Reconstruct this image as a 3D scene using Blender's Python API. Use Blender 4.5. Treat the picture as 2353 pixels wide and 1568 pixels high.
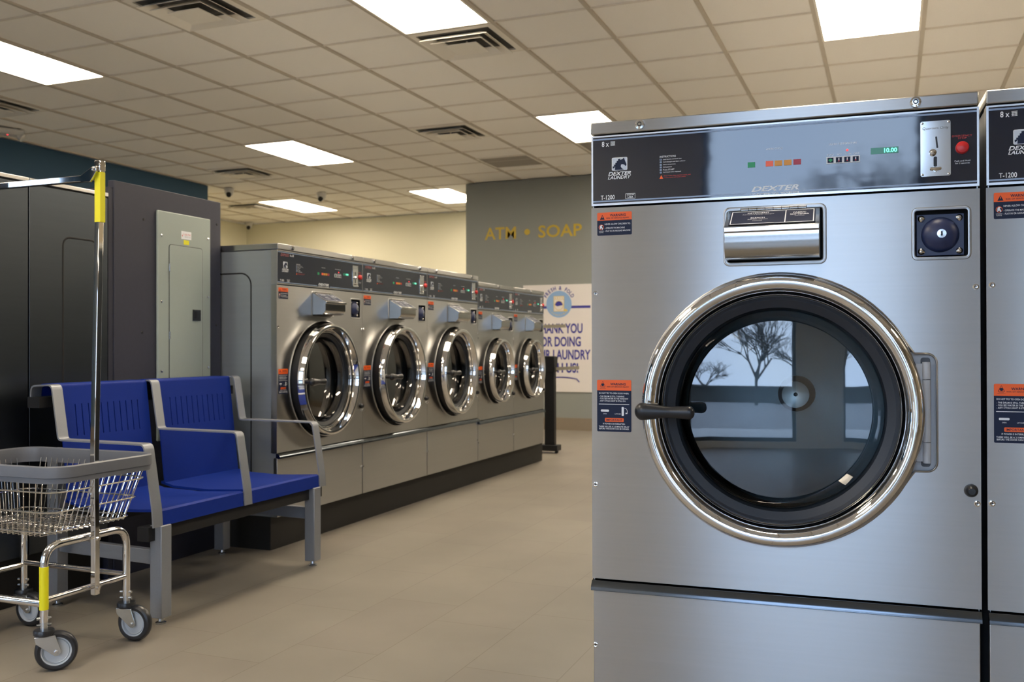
import bpy, bmesh, math, random
from mathutils import Matrix, Vector

random.seed(7)
PI = math.pi
S = bpy.context.scene
COL = S.collection
for o in list(bpy.data.objects):
    bpy.data.objects.remove(o)

# ------------------------------------------------------------------ camera
CAM_H = 0.987
cam_d = bpy.data.cameras.new('camera')
cam = bpy.data.objects.new('camera', cam_d)
COL.objects.link(cam)
YAW, PITCH, ROLL = -0.382, 0.0049, -0.0023
cyaw, syaw, cp, sp = math.cos(YAW), math.sin(YAW), math.cos(PITCH), math.sin(PITCH)
fw = Vector((syaw * cp, cyaw * cp, sp))
r0 = Vector((cyaw, -syaw, 0))
u0 = r0.cross(fw)
rr = math.cos(ROLL) * r0 + math.sin(ROLL) * u0
uu = -math.sin(ROLL) * r0 + math.cos(ROLL) * u0
mw = Matrix((rr, uu, -fw)).transposed().to_4x4()
mw.translation = Vector((0, 0, CAM_H))
cam.matrix_world = mw
cam_d.sensor_width = 36.0
cam_d.lens = 36.0 * 2170.0 / 2353.0
cam_d.clip_start = 0.05
cam_d.clip_end = 300
cam_d.dof.use_dof = True
cam_d.dof.focus_distance = 2.35
cam_d.dof.aperture_fstop = 6.5
S.camera = cam

# ------------------------------------------------------------------ exposure, sky
S.view_settings.view_transform = 'Standard'
S.view_settings.look = 'None'
S.view_settings.exposure = 0.0
S.view_settings.gamma = 1.0
S.view_settings.use_curve_mapping = False
S.cycles.use_denoising = True
S.cycles.max_bounces = 10
S.cycles.diffuse_bounces = 8
S.cycles.glossy_bounces = 6
S.cycles.transparent_max_bounces = 16
S.cycles.sample_clamp_indirect = 8.0
S.cycles.caustics_reflective = True
S.cycles.blur_glossy = 0.6
S.cycles.caustics_refractive = False

SKY = 8.0           # overcast sky level
LAMP = 26.0          # ceiling panel level

world = bpy.data.worlds.new('overcast_sky')
S.world = world
world.use_nodes = True
wn = world.node_tree.nodes
wl = world.node_tree.links
wn.clear()
w_out = wn.new('ShaderNodeOutputWorld')
w_bg = wn.new('ShaderNodeBackground')
w_tc = wn.new('ShaderNodeTexCoord')
w_no = wn.new('ShaderNodeTexNoise')
w_no.inputs['Scale'].default_value = 2.2
w_no.inputs['Detail'].default_value = 4
w_cr = wn.new('ShaderNodeValToRGB')
w_cr.color_ramp.elements[0].position = 0.3
w_cr.color_ramp.elements[0].color = (0.46, 0.63, 0.96, 1)
w_cr.color_ramp.elements[1].position = 0.7
w_cr.color_ramp.elements[1].color = (0.62, 0.77, 1.0, 1)
wl.new(w_tc.outputs['Generated'], w_no.inputs['Vector'])
wl.new(w_no.outputs['Fac'], w_cr.inputs['Fac'])
wl.new(w_cr.outputs['Color'], w_bg.inputs['Color'])
w_bg.inputs['Strength'].default_value = SKY
wl.new(w_bg.outputs['Background'], w_out.inputs['Surface'])


# ------------------------------------------------------------------ helpers: colour and materials
def lin(c):
    return tuple(((v / 255.0) / 12.92 if v / 255.0 <= 0.04045 else ((v / 255.0 + 0.055) / 1.055) ** 2.4) for v in c)


MATS = {}


def mat(name, rgb=(128, 128, 128), metal=0.0, rough=0.5, emit=None, estr=0.0, noise=None, bump=None, spec=None,
        aniso=None, clear=0.0, linear=None):
    """Procedural principled material; noise = (scale xyz, amount of colour change), bump = (scale xyz, strength)."""
    if name in MATS:
        return MATS[name]
    m = bpy.data.materials.new(name)
    m.use_nodes = True
    nt = m.node_tree
    b = nt.nodes['Principled BSDF']
    c = linear if linear else lin(rgb)
    b.inputs['Base Color'].default_value = (*c, 1)
    b.inputs['Metallic'].default_value = metal
    b.inputs['Roughness'].default_value = rough
    if spec is not None:
        b.inputs['Specular IOR Level'].default_value = spec
    if clear:
        b.inputs['Coat Weight'].default_value = clear
        b.inputs['Coat Roughness'].default_value = 0.08
    if emit:
        b.inputs['Emission Color'].default_value = (*emit, 1)
        b.inputs['Emission Strength'].default_value = estr
    if aniso is not None:
        b.inputs['Anisotropic'].default_value = aniso[0]
        b.inputs['Anisotropic Rotation'].default_value = aniso[1]
        tg = nt.nodes.new('ShaderNodeTangent')
        tg.direction_type = 'RADIAL'
        tg.axis = aniso[2] if len(aniso) > 2 else 'Z'
        nt.links.new(tg.outputs[0], b.inputs['Tangent'])
    if noise or bump:
        tc = nt.nodes.new('ShaderNodeTexCoord')
    if noise:
        mp = nt.nodes.new('ShaderNodeMapping')
        mp.inputs['Scale'].default_value = noise[0]
        nz = nt.nodes.new('ShaderNodeTexNoise')
        nz.inputs['Scale'].default_value = 1.0
        nz.inputs['Detail'].default_value = 3.0
        mx = nt.nodes.new('ShaderNodeMixRGB')
        a = noise[1]
        mx.inputs[1].default_value = (*[max(0, v * (1 - a)) for v in c], 1)
        mx.inputs[2].default_value = (*[min(1, v * (1 + a)) for v in c], 1)
        nt.links.new(tc.outputs['Object'], mp.inputs['Vector'])
        nt.links.new(mp.outputs['Vector'], nz.inputs['Vector'])
        nt.links.new(nz.outputs['Fac'], mx.inputs[0])
        nt.links.new(mx.outputs[0], b.inputs['Base Color'])
    if bump:
        mp2 = nt.nodes.new('ShaderNodeMapping')
        mp2.inputs['Scale'].default_value = bump[0]
        nz2 = nt.nodes.new('ShaderNodeTexNoise')
        nz2.inputs['Scale'].default_value = 1.0
        nz2.inputs['Detail'].default_value = 2.0
        bp = nt.nodes.new('ShaderNodeBump')
        bp.inputs['Strength'].default_value = bump[1]
        bp.inputs['Distance'].default_value = 0.002
        nt.links.new(tc.outputs['Object'], mp2.inputs['Vector'])
        nt.links.new(mp2.outputs['Vector'], nz2.inputs['Vector'])
        nt.links.new(nz2.outputs['Fac'], bp.inputs['Height'])
        nt.links.new(bp.outputs['Normal'], b.inputs['Normal'])
    MATS[name] = m
    return m


STEEL = mat('brushed_stainless', metal=1.0, rough=0.30, linear=(0.46, 0.46, 0.455), noise=((2, 2, 120), 0.04),
            aniso=(0.92, 0.25), bump=((3, 3, 3), 0.10))
STEEL2 = mat('plain_stainless', metal=1.0, rough=0.28, linear=(0.56, 0.555, 0.55), noise=((3, 3, 60), 0.05))
STEEL3 = mat('folded_stainless', metal=1.0, rough=0.15, linear=(0.52, 0.515, 0.50), noise=((3, 3, 60), 0.05))
STEEL_SIDE = mat('side_stainless', metal=0.75, rough=0.33, linear=(0.40, 0.43, 0.46), noise=((3, 3, 60), 0.05))
CHROME = mat('polished_chrome', metal=1.0, rough=0.04, linear=(0.78, 0.77, 0.76), noise=((4, 4, 4), 0.01))
ZINC = mat('zinc_plate', metal=1.0, rough=0.25, linear=(0.62, 0.65, 0.68), noise=((60, 60, 60), 0.08))
NAVYP = mat('glossy_navy_panel', linear=(0.008, 0.013, 0.030), rough=0.045, spec=0.85, noise=((3, 3, 3), 0.05),
            bump=((7, 7, 16), 0.10))
NAVY = mat('navy_print', linear=(0.011, 0.017, 0.045), rough=0.45, spec=0.2, noise=((5, 5, 5), 0.05))
NAVYB = mat('navy_cast', linear=(0.018, 0.028, 0.085), rough=0.38, noise=((90, 90, 90), 0.15))
WHITEP = mat('white_print', (225, 228, 232), rough=0.5, noise=((9, 9, 9), 0.02))
STRIPE = mat('pale_blue_stripe', (140, 160, 190), rough=0.3, noise=((9, 9, 9), 0.02))
ORANGE = mat('orange_print', (238, 96, 24), rough=0.5, noise=((9, 9, 9), 0.03))
BLACK = mat('black_rubber', linear=(0.006, 0.006, 0.007), rough=0.45, noise=((20, 20, 20), 0.2))
BLACKM = mat('black_cavity', linear=(0.004, 0.004, 0.005), rough=0.7, noise=((20, 20, 20), 0.2))
GASKET = mat('charcoal_gasket', linear=(0.012, 0.016, 0.024), rough=0.4, noise=((20, 20, 20), 0.1))
HANDLE = mat('black_plastic', linear=(0.012, 0.013, 0.016), rough=0.33, noise=((300, 300, 300), 0.2))
SILVER = mat('silver_grey_paint', (188, 190, 193), metal=0.0, rough=0.4, noise=((30, 30, 30), 0.03))
SILVERD = mat('bench_silver_paint', (138, 141, 147), metal=0.35, rough=0.42, noise=((200, 200, 200), 0.06))
REDB = mat('red_button', (200, 40, 40), rough=0.3, noise=((9, 9, 9), 0.03))
REDP = mat('red_print', (190, 45, 35), rough=0.4, noise=((9, 9, 9), 0.03))
REDDIM = mat('muted_red_print', (150, 78, 84), rough=0.4, noise=((9, 9, 9), 0.03))
GREENP = mat('green_key', (40, 150, 95), rough=0.4, noise=((9, 9, 9), 0.03))
AMBER = mat('amber_key', (205, 140, 40), rough=0.4, noise=((9, 9, 9), 0.03))
CORAL = mat('coral_key', (235, 100, 70), rough=0.4, noise=((9, 9, 9), 0.03))
REDK = mat('crimson_key', (165, 45, 60), rough=0.4, noise=((9, 9, 9), 0.03))
LCD = mat('display_green', linear=(0.02, 0.10, 0.06), rough=0.2, emit=(0.02, 0.22, 0.12), estr=0.35, noise=((9, 9, 9), 0.03))
DIGIT = mat('lit_digits', linear=(0.2, 0.9, 0.7), rough=0.4, emit=(0.20, 1.0, 0.72), estr=1.1, noise=((9, 9, 9), 0.02))
LEDR = mat('lit_red_led', linear=(0.9, 0.05, 0.06), rough=0.4, emit=(1.0, 0.05, 0.06), estr=2.0, noise=((9, 9, 9), 0.02))
BLUE = mat('blue_powder_coat', linear=(0.005, 0.024, 0.22), rough=0.55, noise=((120, 120, 120), 0.06), spec=0.15, bump=((350, 350, 350), 0.08))
PANELN = mat('dark_plum_paint', linear=(0.022, 0.024, 0.042), rough=0.6, noise=((60, 60, 60), 0.12))
BOXG = mat('breaker_grey_paint', (148, 158, 152), rough=0.45, noise=((250, 250, 250), 0.04))
BASEB = mat('black_base_paint', linear=(0.010, 0.009, 0.008), rough=0.6, noise=((25, 25, 25), 0.2))
YELLOW = mat('yellow_sticker', (222, 214, 20), rough=0.45, noise=((20, 20, 20), 0.03))
TAN = mat('tan_latch', (190, 165, 120), rough=0.5, noise=((40, 40, 40), 0.08))
RIM = mat('grey_vinyl', (100, 103, 110), rough=0.45, noise=((40, 40, 40), 0.05))
WHEELG = mat('pale_grey_plastic', (176, 182, 188), rough=0.4, noise=((40, 40, 40), 0.03))
TYRE = mat('dark_tyre', linear=(0.016, 0.017, 0.02), rough=0.32, noise=((40, 40, 40), 0.1))
CAMW = mat('white_plastic', (205, 203, 198), rough=0.35, noise=((40, 40, 40), 0.02))
VENTW = mat('white_vent_enamel', (240, 234, 222), rough=0.45, noise=((30, 30, 30), 0.02))
DARKG = mat('vent_dark', linear=(0.10, 0.10, 0.095), rough=0.8, noise=((30, 30, 30), 0.1))
GOLD = mat('mustard_vinyl', (186, 158, 48), rough=0.5, noise=((30, 30, 30), 0.03))
POSTER = mat('poster_white', (212, 207, 205), rough=0.5, noise=((6, 6, 6), 0.02))
PBLUE = mat('poster_royal_blue', (52, 50, 140), rough=0.5, noise=((6, 6, 6), 0.02))
PSKY = mat('poster_light_blue', (130, 164, 205), rough=0.5, noise=((6, 6, 6), 0.02))
PYEL = mat('poster_yellow', (206, 180, 96), rough=0.5, noise=((6, 6, 6), 0.02))
ARMB = mat('beige_metal_arm', (150, 143, 126), rough=0.5, noise=((30, 30, 30), 0.05))
DRUM = mat('drum_steel', metal=1.0, rough=0.45, linear=(0.22, 0.25, 0.27), noise=((12, 12, 12), 0.12), aniso=(0.9, 0.0, 'Y'))
HUBM = mat('hub_steel', metal=1.0, rough=0.4, linear=(0.8, 0.8, 0.79), noise=((30, 30, 30), 0.05))


def glass_mat(name, tint, boost):
    m = bpy.data.materials.new(name)
    m.use_nodes = True
    nt = m.node_tree
    nt.nodes.clear()
    out = nt.nodes.new('ShaderNodeOutputMaterial')
    tr = nt.nodes.new('ShaderNodeBsdfTransparent')
    tr.inputs['Color'].default_value = (*tint, 1)
    gl = nt.nodes.new('ShaderNodeBsdfGlossy')
    gl.inputs['Roughness'].default_value = 0.02
    fr = nt.nodes.new('ShaderNodeFresnel')
    fr.inputs['IOR'].default_value = boost
    mx = nt.nodes.new('ShaderNodeMixShader')
    nt.links.new(fr.outputs['Fac'], mx.inputs[0])
    nt.links.new(tr.outputs[0], mx.inputs[1])
    nt.links.new(gl.outputs[0], mx.inputs[2])
    nt.links.new(mx.outputs[0], out.inputs['Surface'])
    MATS[name] = m
    return m


GLASS = glass_mat('door_glass', (0.66, 0.74, 0.76), 2.1)
PANE = glass_mat('window_glass', (0.95, 0.97, 0.97), 1.45)


def floor_material():
    m = bpy.data.materials.new('floor_tile')
    m.use_nodes = True
    nt = m.node_tree
    b = nt.nodes['Principled BSDF']
    tc = nt.nodes.new('ShaderNodeTexCoord')
    mp = nt.nodes.new('ShaderNodeMapping')
    mp.inputs['Rotation'].default_value = (0, 0, PI / 2)
    br = nt.nodes.new('ShaderNodeTexBrick')
    br.offset = 0.33
    br.inputs['Color1'].default_value = (*lin((131, 125, 115)), 1)
    br.inputs['Color2'].default_value = (*lin((127, 120, 111)), 1)
    br.inputs['Mortar'].default_value = (*lin((110, 103, 94)), 1)
    br.inputs['Scale'].default_value = 1.0
    br.inputs['Mortar Size'].default_value = 0.0018
    br.inputs['Mortar Smooth'].default_value = 0.3
    br.inputs['Brick Width'].default_value = 0.61
    br.inputs['Row Height'].default_value = 0.305
    nz = nt.nodes.new('ShaderNodeTexNoise')
    nz.inputs['Scale'].default_value = 2.3
    nz.inputs['Detail'].default_value = 6
    mx = nt.nodes.new('ShaderNodeMixRGB')
    mx.blend_type = 'MULTIPLY'
    mx.inputs[0].default_value = 1.0
    cr = nt.nodes.new('ShaderNodeValToRGB')
    cr.color_ramp.elements[0].position = 0.35
    cr.color_ramp.elements[0].color = (0.90, 0.90, 0.90, 1)
    cr.color_ramp.elements[1].position = 0.65
    cr.color_ramp.elements[1].color = (1.05, 1.05, 1.05, 1)
    nt.links.new(tc.outputs['Object'], mp.inputs['Vector'])
    nt.links.new(mp.outputs['Vector'], br.inputs['Vector'])
    nt.links.new(tc.outputs['Object'], nz.inputs['Vector'])
    nt.links.new(nz.outputs['Fac'], cr.inputs['Fac'])
    nt.links.new(br.outputs['Color'], mx.inputs[1])
    nt.links.new(cr.outputs['Color'], mx.inputs[2])
    nt.links.new(mx.outputs[0], b.inputs['Base Color'])
    b.inputs['Roughness'].default_value = 0.42
    b.inputs['Specular IOR Level'].default_value = 0.35
    return m


FLOOR = floor_material()
CEIL = mat('ceiling_tile', (249, 245, 238), rough=0.9, noise=((160, 160, 160), 0.035), bump=((260, 260, 260), 0.15))
TBAR = mat('ceiling_grid_metal', (196, 186, 170), rough=0.6, noise=((30, 30, 30), 0.02))
TBARX = mat('ceiling_cross_bar', (226, 218, 204), rough=0.6, noise=((30, 30, 30), 0.02))
WBLUE = mat('teal_wall_paint', linear=(0.026, 0.080, 0.145), rough=0.7, noise=((90, 90, 90), 0.04))
WTAN = mat('tan_wall_paint', (160, 148, 126), rough=0.75, noise=((90, 90, 90), 0.02))
WGREY = mat('warm_grey_wall_paint', (132, 135, 132), rough=0.75, noise=((90, 90, 90), 0.02))
WCREAM = mat('cream_wall_paint', (214, 210, 188), rough=0.75, noise=((90, 90, 90), 0.02))
WTAUPE = mat('pale_wall_paint', (224, 226, 228), rough=0.75, noise=((90, 90, 90), 0.02))
BASEBD = mat('taupe_base_tile', (128, 116, 100), rough=0.6, noise=((40, 40, 40), 0.04))
FRAMED = mat('dark_window_frame', linear=(0.02, 0.02, 0.02), rough=0.4, noise=((40, 40, 40), 0.04))
ASPHALT = mat('asphalt', linear=(0.22, 0.22, 0.225), rough=0.9, noise=((3, 3, 3), 0.25))
BRICK = mat('brown_building_wall', linear=(0.05, 0.045, 0.04), rough=0.9, noise=((4, 4, 30), 0.25))
CONCRETE = mat('pale_concrete', linear=(0.42, 0.42, 0.42), rough=0.9, noise=((3, 3, 3), 0.08))
BARK = mat('bare_bark', linear=(0.035, 0.033, 0.032), rough=0.9, noise=((9, 9, 9), 0.3))


# ------------------------------------------------------------------ helpers: meshes
_text_cache = {}


def text_polys(s, bold=0.0, shear=0.0):
    key = (s, bold, shear)
    if key in _text_cache:
        return _text_cache[key]
    cu = bpy.data.curves.new('lettering_source', 'FONT')
    cu.body = s
    cu.size = 1.0
    cu.resolution_u = 3
    cu.offset = bold
    cu.shear = shear
    ob = bpy.data.objects.new('lettering_source', cu)
    COL.objects.link(ob)
    dg = bpy.context.evaluated_depsgraph_get()
    me = bpy.data.meshes.new_from_object(ob.evaluated_get(dg))
    vs = [(v.co.x, v.co.y) for v in me.vertices]
    fs = [tuple(p.vertices) for p in me.polygons]
    bpy.data.objects.remove(ob)
    bpy.data.curves.remove(cu)
    bpy.data.meshes.remove(me)
    x0 = min(v[0] for v in vs); x1 = max(v[0] for v in vs)
    y0 = min(v[1] for v in vs); y1 = max(v[1] for v in vs)
    vs = [((a - x0) / (x1 - x0), (b - y0) / (y1 - y0)) for a, b in vs]
    _text_cache[key] = (vs, fs, (x1 - x0) / (y1 - y0))
    return _text_cache[key]


def rrect(x0, x1, z0, z1, r, n=5):
    pts = []
    for cx, cz, a0 in ((x1 - r, z1 - r, 0), (x0 + r, z1 - r, 90), (x0 + r, z0 + r, 180), (x1 - r, z0 + r, 270)):
        for k in range(n + 1):
            a = math.radians(a0 + 90.0 * k / n)
            pts.append((cx + r * math.cos(a), cz + r * math.sin(a)))
    return pts


def circ(cx, cz, r, n=48):
    return [(cx + r * math.cos(2 * PI * k / n), cz + r * math.sin(2 * PI * k / n)) for k in range(n)]


class MB:
    def __init__(self, M=None):
        self.v, self.f, self.m, self.mats = [], [], [], []
        self.M = M or Matrix.Identity(4)

    def add(self, vs, fs, mt):
        n = len(self.v)
        self.v += [self.M @ Vector(p) for p in vs]
        if mt not in self.mats:
            self.mats.append(mt)
        k = self.mats.index(mt)
        for f in fs:
            self.f.append([i + n for i in f])
            self.m.append(k)
        return self

    def box(self, x0, x1, y0, y1, z0, z1, mt):
        vs = [(x, y, z) for x in (x0, x1) for y in (y0, y1) for z in (z0, z1)]
        fs = [(0, 1, 3, 2), (4, 6, 7, 5), (0, 4, 5, 1), (2, 3, 7, 6), (0, 2, 6, 4), (1, 5, 7, 3)]
        return self.add(vs, fs, mt)

    def cyl(self, p0, p1, r, mt, n=16, r2=None):
        p0, p1 = Vector(p0), Vector(p1)
        return self.tube([p0, p1], r, mt, n, r2=r2)

    def _frames(self, pts, closed):
        n = len(pts)
        ts = []
        for i in range(n):
            if closed:
                t = (pts[(i + 1) % n] - pts[i - 1])
            else:
                t = pts[min(i + 1, n - 1)] - pts[max(i - 1, 0)]
            ts.append(t.normalized())
        up = Vector((0, 0, 1)) if abs(ts[0].z) < 0.9 else Vector((0, 1, 0))
        a = ts[0].cross(up).normalized()
        fr = []
        for i in range(n):
            a = (a - ts[i] * a.dot(ts[i])).normalized()
            fr.append((a, ts[i].cross(a)))
        return fr

    def tube(self, pts, r, mt, n=8, closed=False, r2=None, sect=None):
        """sweep a circle (or the section 'sect', a list of (a, b)) along the points."""
        pts = [Vector(p) for p in pts]
        fr = self._frames(pts, closed)
        if sect is None:
            sect = [(math.cos(2 * PI * k / n), math.sin(2 * PI * k / n)) for k in range(n)]
            unit = True
        else:
            unit = False
            n = len(sect)
        vs = []
        N = len(pts)
        for i, p in enumerate(pts):
            q = r if r2 is None else r + (r2 - r) * i / (N - 1)
            a, b = fr[i]
            for (s, t) in sect:
                k = q if unit else 1.0
                vs.append(p + a * (s * k) + b * (t * k))
        fs = []
        for i in range(N if closed else N - 1):
            j = (i + 1) % N
            for k in range(n):
                l = (k + 1) % n
                fs.append((i * n + k, i * n + l, j * n + l, j * n + k))
        if not closed:
            fs.append(tuple(range(n - 1, -1, -1)))
            fs.append(tuple((N - 1) * n + k for k in range(n)))
        return self.add(vs, fs, mt)

    def lathe(self, prof, cx, cz, mt, n=64, cap0=False, cap1=False):
        """profile of (radius, y) turned about the y axis through (cx, cz)."""
        vs, fs = [], []
        for (r, y) in prof:
            for k in range(n):
                a = 2 * PI * k / n
                vs.append((cx + r * math.cos(a), y, cz + r * math.sin(a)))
        for i in range(len(prof) - 1):
            for k in range(n):
                l = (k + 1) % n
                fs.append((i * n + k, i * n + l, (i + 1) * n + l, (i + 1) * n + k))
        if cap0:
            fs.append(tuple(range(n)))
        if cap1:
            fs.append(tuple((len(prof) - 1) * n + k for k in range(n - 1, -1, -1)))
        return self.add(vs, fs, mt)

    def lathe_z(self, prof, cx, cy, mt, n=24, cap0=True, cap1=True):
        vs, fs = [], []
        for (r, z) in prof:
            for k in range(n):
                a = 2 * PI * k / n
                vs.append((cx + r * math.cos(a), cy + r * math.sin(a), z))
        for i in range(len(prof) - 1):
            for k in range(n):
                l = (k + 1) % n
                fs.append((i * n + k, i * n + l, (i + 1) * n + l, (i + 1) * n + k))
        if cap0:
            fs.append(tuple(range(n - 1, -1, -1)))
        if cap1:
            fs.append(tuple((len(prof) - 1) * n + k for k in range(n)))
        return self.add(vs, fs, mt)

    def poly(self, pts, y, mt):
        """flat polygon in the x-z plane at depth y, facing -y."""
        return self.add([(a, y, b) for a, b in pts], [tuple(range(len(pts)))], mt)

    def prism(self, pts, y0, y1, mt):
        n = len(pts)
        vs = [(a, y0, b) for a, b in pts] + [(a, y1, b) for a, b in pts]
        fs = [tuple(range(n)), tuple(range(2 * n - 1, n - 1, -1))]
        fs += [(k, k + n, (k + 1) % n + n, (k + 1) % n) for k in range(n)]
        return self.add(vs, fs, mt)

    def extrude_x(self, prof, x0, x1, mt):
        """closed profile of (y, z) extruded along x."""
        n = len(prof)
        vs = [(x0, a, b) for a, b in prof] + [(x1, a, b) for a, b in prof]
        fs = [tuple(range(n)), tuple(range(2 * n - 1, n - 1, -1))]
        fs += [(k, k + n, (k + 1) % n + n, (k + 1) % n) for k in range(n)]
        return self.add(vs, fs, mt)

    def plate(self, outer, holes, y0, y1, mt, wall=None):
        """sheet with holes in the x-z plane, front at y0, hole and rim walls back to y1."""
        bm = bmesh.new()
        loops = [outer] + holes
        edges = []
        for lp in loops:
            bv = [bm.verts.new((a, y0, b)) for a, b in lp]
            for k in range(len(bv)):
                edges.append(bm.edges.new((bv[k], bv[(k + 1) % len(bv)])))
        bmesh.ops.triangle_fill(bm, use_beauty=True, use_dissolve=False, edges=edges, normal=(0, -1, 0))
        bm.verts.index_update()
        vs = [tuple(v.co) for v in bm.verts]
        fs = [tuple(v.index for v in f.verts) for f in bm.faces]
        bm.free()
        self.add(vs, fs, mt)
        for i, lp in enumerate(loops):
            n = len(lp)
            w = [(a, y0, b) for a, b in lp] + [(a, y1, b) for a, b in lp]
            self.add(w, [(k, k + n, (k + 1) % n + n, (k + 1) % n) for k in range(n)], mt if i == 0 or wall is None else wall)
        return self

    def text(self, s, x0, x1, z0, z1, y, mt, bold=0.0, shear=0.0):
        vs, fs, _ = text_polys(s, bold, shear)
        return self.add([(x0 + a * (x1 - x0), y, z0 + b * (z1 - z0)) for a, b in vs], fs, mt)

    def textc(self, s, cx, z0, h, y, mt, bold=0.0, wmul=1.0, shear=0.0):
        w = text_polys(s, bold, shear)[2] * h * wmul
        return self.text(s, cx - w / 2, cx + w / 2, z0, z0 + h, y, mt, bold, shear)

    def textl(self, s, x0, z0, h, y, mt, bold=0.0, wmul=1.0, shear=0.0):
        w = text_polys(s, bold, shear)[2] * h * wmul
        return self.text(s, x0, x0 + w, z0, z0 + h, y, mt, bold, shear)

    def build(self, name, parent=None, bevel=0.0, angle=35, label=None):
        me = bpy.data.meshes.new(name)
        me.from_pydata([tuple(v) for v in self.v], [], self.f)
        for mt in self.mats:
            me.materials.append(mt)
        me.polygons.foreach_set('material_index', self.m)
        me.polygons.foreach_set('use_smooth', [True] * len(self.f))
        me.update()
        bm = bmesh.new()
        bm.from_mesh(me)
        bmesh.ops.remove_doubles(bm, verts=bm.verts, dist=1e-6)
        bm.to_mesh(me)
        bm.free()
        me.set_sharp_from_angle(angle=math.radians(angle))
        ob = bpy.data.objects.new(name, me)
        COL.objects.link(ob)
        if parent:
            ob.parent = parent
        if bevel:
            md = ob.modifiers.new('soft_edges', 'BEVEL')
            md.width = bevel
            md.segments = 2
            md.limit_method = 'ANGLE'
            md.angle_limit = math.radians(40)
            md.harden_normals = False
        if label:
            ob['label'] = label
        return ob


def tag(o, label, cat, group=None, kind=None):
    o['label'] = label
    o['category'] = cat
    if group:
        o['group'] = group
    if kind:
        o['kind'] = kind
    return o


def thing(name, label, cat, loc=(0, 0, 0), rz=0.0, group=None):
    o = bpy.data.objects.new(name, None)
    o.empty_display_size = 0.05
    COL.objects.link(o)
    o.location = loc
    o.rotation_euler = (0, 0, rz)
    return tag(o, label, cat, group)


def struct(o, label=None):
    o['kind'] = 'structure'
    if label:
        o['label'] = label
    return o


def copy_thing(root, loc, rz, label):
    r = root.copy()
    COL.objects.link(r)
    r.location = loc
    r.rotation_euler = (0, 0, rz)
    r['label'] = label
    for ch in list(root.children):
        c = ch.copy()
        COL.objects.link(c)
        c.parent = r
        for g in list(ch.children):
            d = g.copy()
            COL.objects.link(d)
            d.parent = c
    return r


def round_path(pts, rad, n=5):
    """polyline with its inner corners rounded."""
    pts = [Vector(p) for p in pts]
    out = [pts[0]]
    for i in range(1, len(pts) - 1):
        a, b, c = pts[i - 1], pts[i], pts[i + 1]
        d1, d2 = (a - b), (c - b)
        q = min(rad, d1.length * 0.49, d2.length * 0.49)
        p1, p2 = b + d1.normalized() * q, b + d2.normalized() * q
        for k in range(n + 1):
            t = k / n
            out.append(p1 * (1 - t) ** 2 + b * 2 * t * (1 - t) + p2 * t * t)
    out.append(pts[-1])
    return out


# ------------------------------------------------------------------ room shell
CH = 2.958
XL, XR, YB = -7.78, 4.2, -3.0
GX0, GY0, TX, TY = -5.2997, 4.1457, 0.61, 0.5756


def gx(k):
    return GX0 + TX * k


def gy(k):
    return GY0 + TY * k


struct(MB().box(-9.9, XR + .2, YB - .2, 12.9, -0.06, 0.0, FLOOR).build('floor'), 'beige grey rectangular floor tiles')

# windows in the street wall behind the camera: x0, x1
BAYS = [(-3.4, -2.25), (-0.93, 0.70), (1.42, 1.98)]
W0, W1 = 0.10, 2.86
outer = [(XL - .2, 0.0), (XR + .2, 0.0), (XR + .2, CH), (XL - .2, CH)]
holes = [[(a, W0), (b, W0), (b, W1), (a, W1)] for a, b in BAYS]
wb = MB()
wb.plate(outer, holes, YB - 0.2, YB, WTAUPE)
wb.plate(outer, holes, YB, YB - 0.2, WTAUPE)
struct(wb.build('wall_back'))
for i, (a, b) in enumerate(BAYS):
    fr = MB()
    for (x0, x1, z0, z1) in ((a, a + .05, W0, W1), (b - .05, b, W0, W1), (a + .05, b - .05, W0, W0 + .06), (a + .05, b - .05, W1 - .05, W1)):
        fr.box(x0, x1, YB - .13, YB - .07, z0, z1, FRAMED)
    w = struct(fr.build('window_%d' % (i + 1)))
    MB().box(a + .05, b - .05, YB - .103, YB - .097, W0 + .06, W1 - .05, PANE).build('pane', w)

wl_ = MB(Matrix.Translation((XL, 0, 0)) @ Matrix.Rotation(PI / 2, 4, 'Z'))
LW = (-2.72, -1.35)                      # glazed bay in the left wall next to the street corner
lo = [(YB - .2, 0.0), (9.36, 0.0), (9.36, CH), (YB - .2, CH)]
lh = [[(LW[0], W0), (LW[1], W0), (LW[1], W1), (LW[0], W1)]]
wl_.plate(lo, lh, 0.0, .2, WBLUE)
wl_.plate(lo, lh, .2, 0.0, WBLUE)
struct(wl_.build('wall_left'))
fr = MB()
for (a, b, c, d) in ((LW[0], LW[0] + .05, W0, W1), (LW[1] - .05, LW[1], W0, W1), (LW[0] + .05, LW[1] - .05, W0, W0 + .06), (LW[0] + .05, LW[1] - .05, W1 - .05, W1)):
    fr.box(XL - .13, XL - .07, a, b, c, d, FRAMED)
w = struct(fr.build('window_4'))
MB().box(XL - .103, XL - .097, LW[0] + .05, LW[1] - .05, W0 + .06, W1 - .05, PANE).build('pane', w)
struct(MB().box(-9.9, XL - .2, 9.16, 9.36, 0, CH, WCREAM).build('wall_recess_front'))
struct(MB().box(-9.9, -9.70, 9.36, 12.6, 0, CH, WCREAM).build('wall_recess'))
struct(MB().box(-9.9, -4.80, 12.6, 12.8, 0, CH, WCREAM).build('wall_far'))
struct(MB().box(-4.80, XR + .2, 10.455, 12.8, 0, CH, WGREY).build('wall_end'))
struct(MB().box(XR, XR + .2, YB, 10.455, 0, CH, WTAN).build('wall_right'))
struct(MB().box(-4.805, XR, 10.443, 10.455, 0, 0.143, BASEBD).build('baseboard_end'))
struct(MB().box(-9.70, -4.80, 12.588, 12.6, 0, 0.143, BASEBD).build('baseboard_far'))
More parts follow.
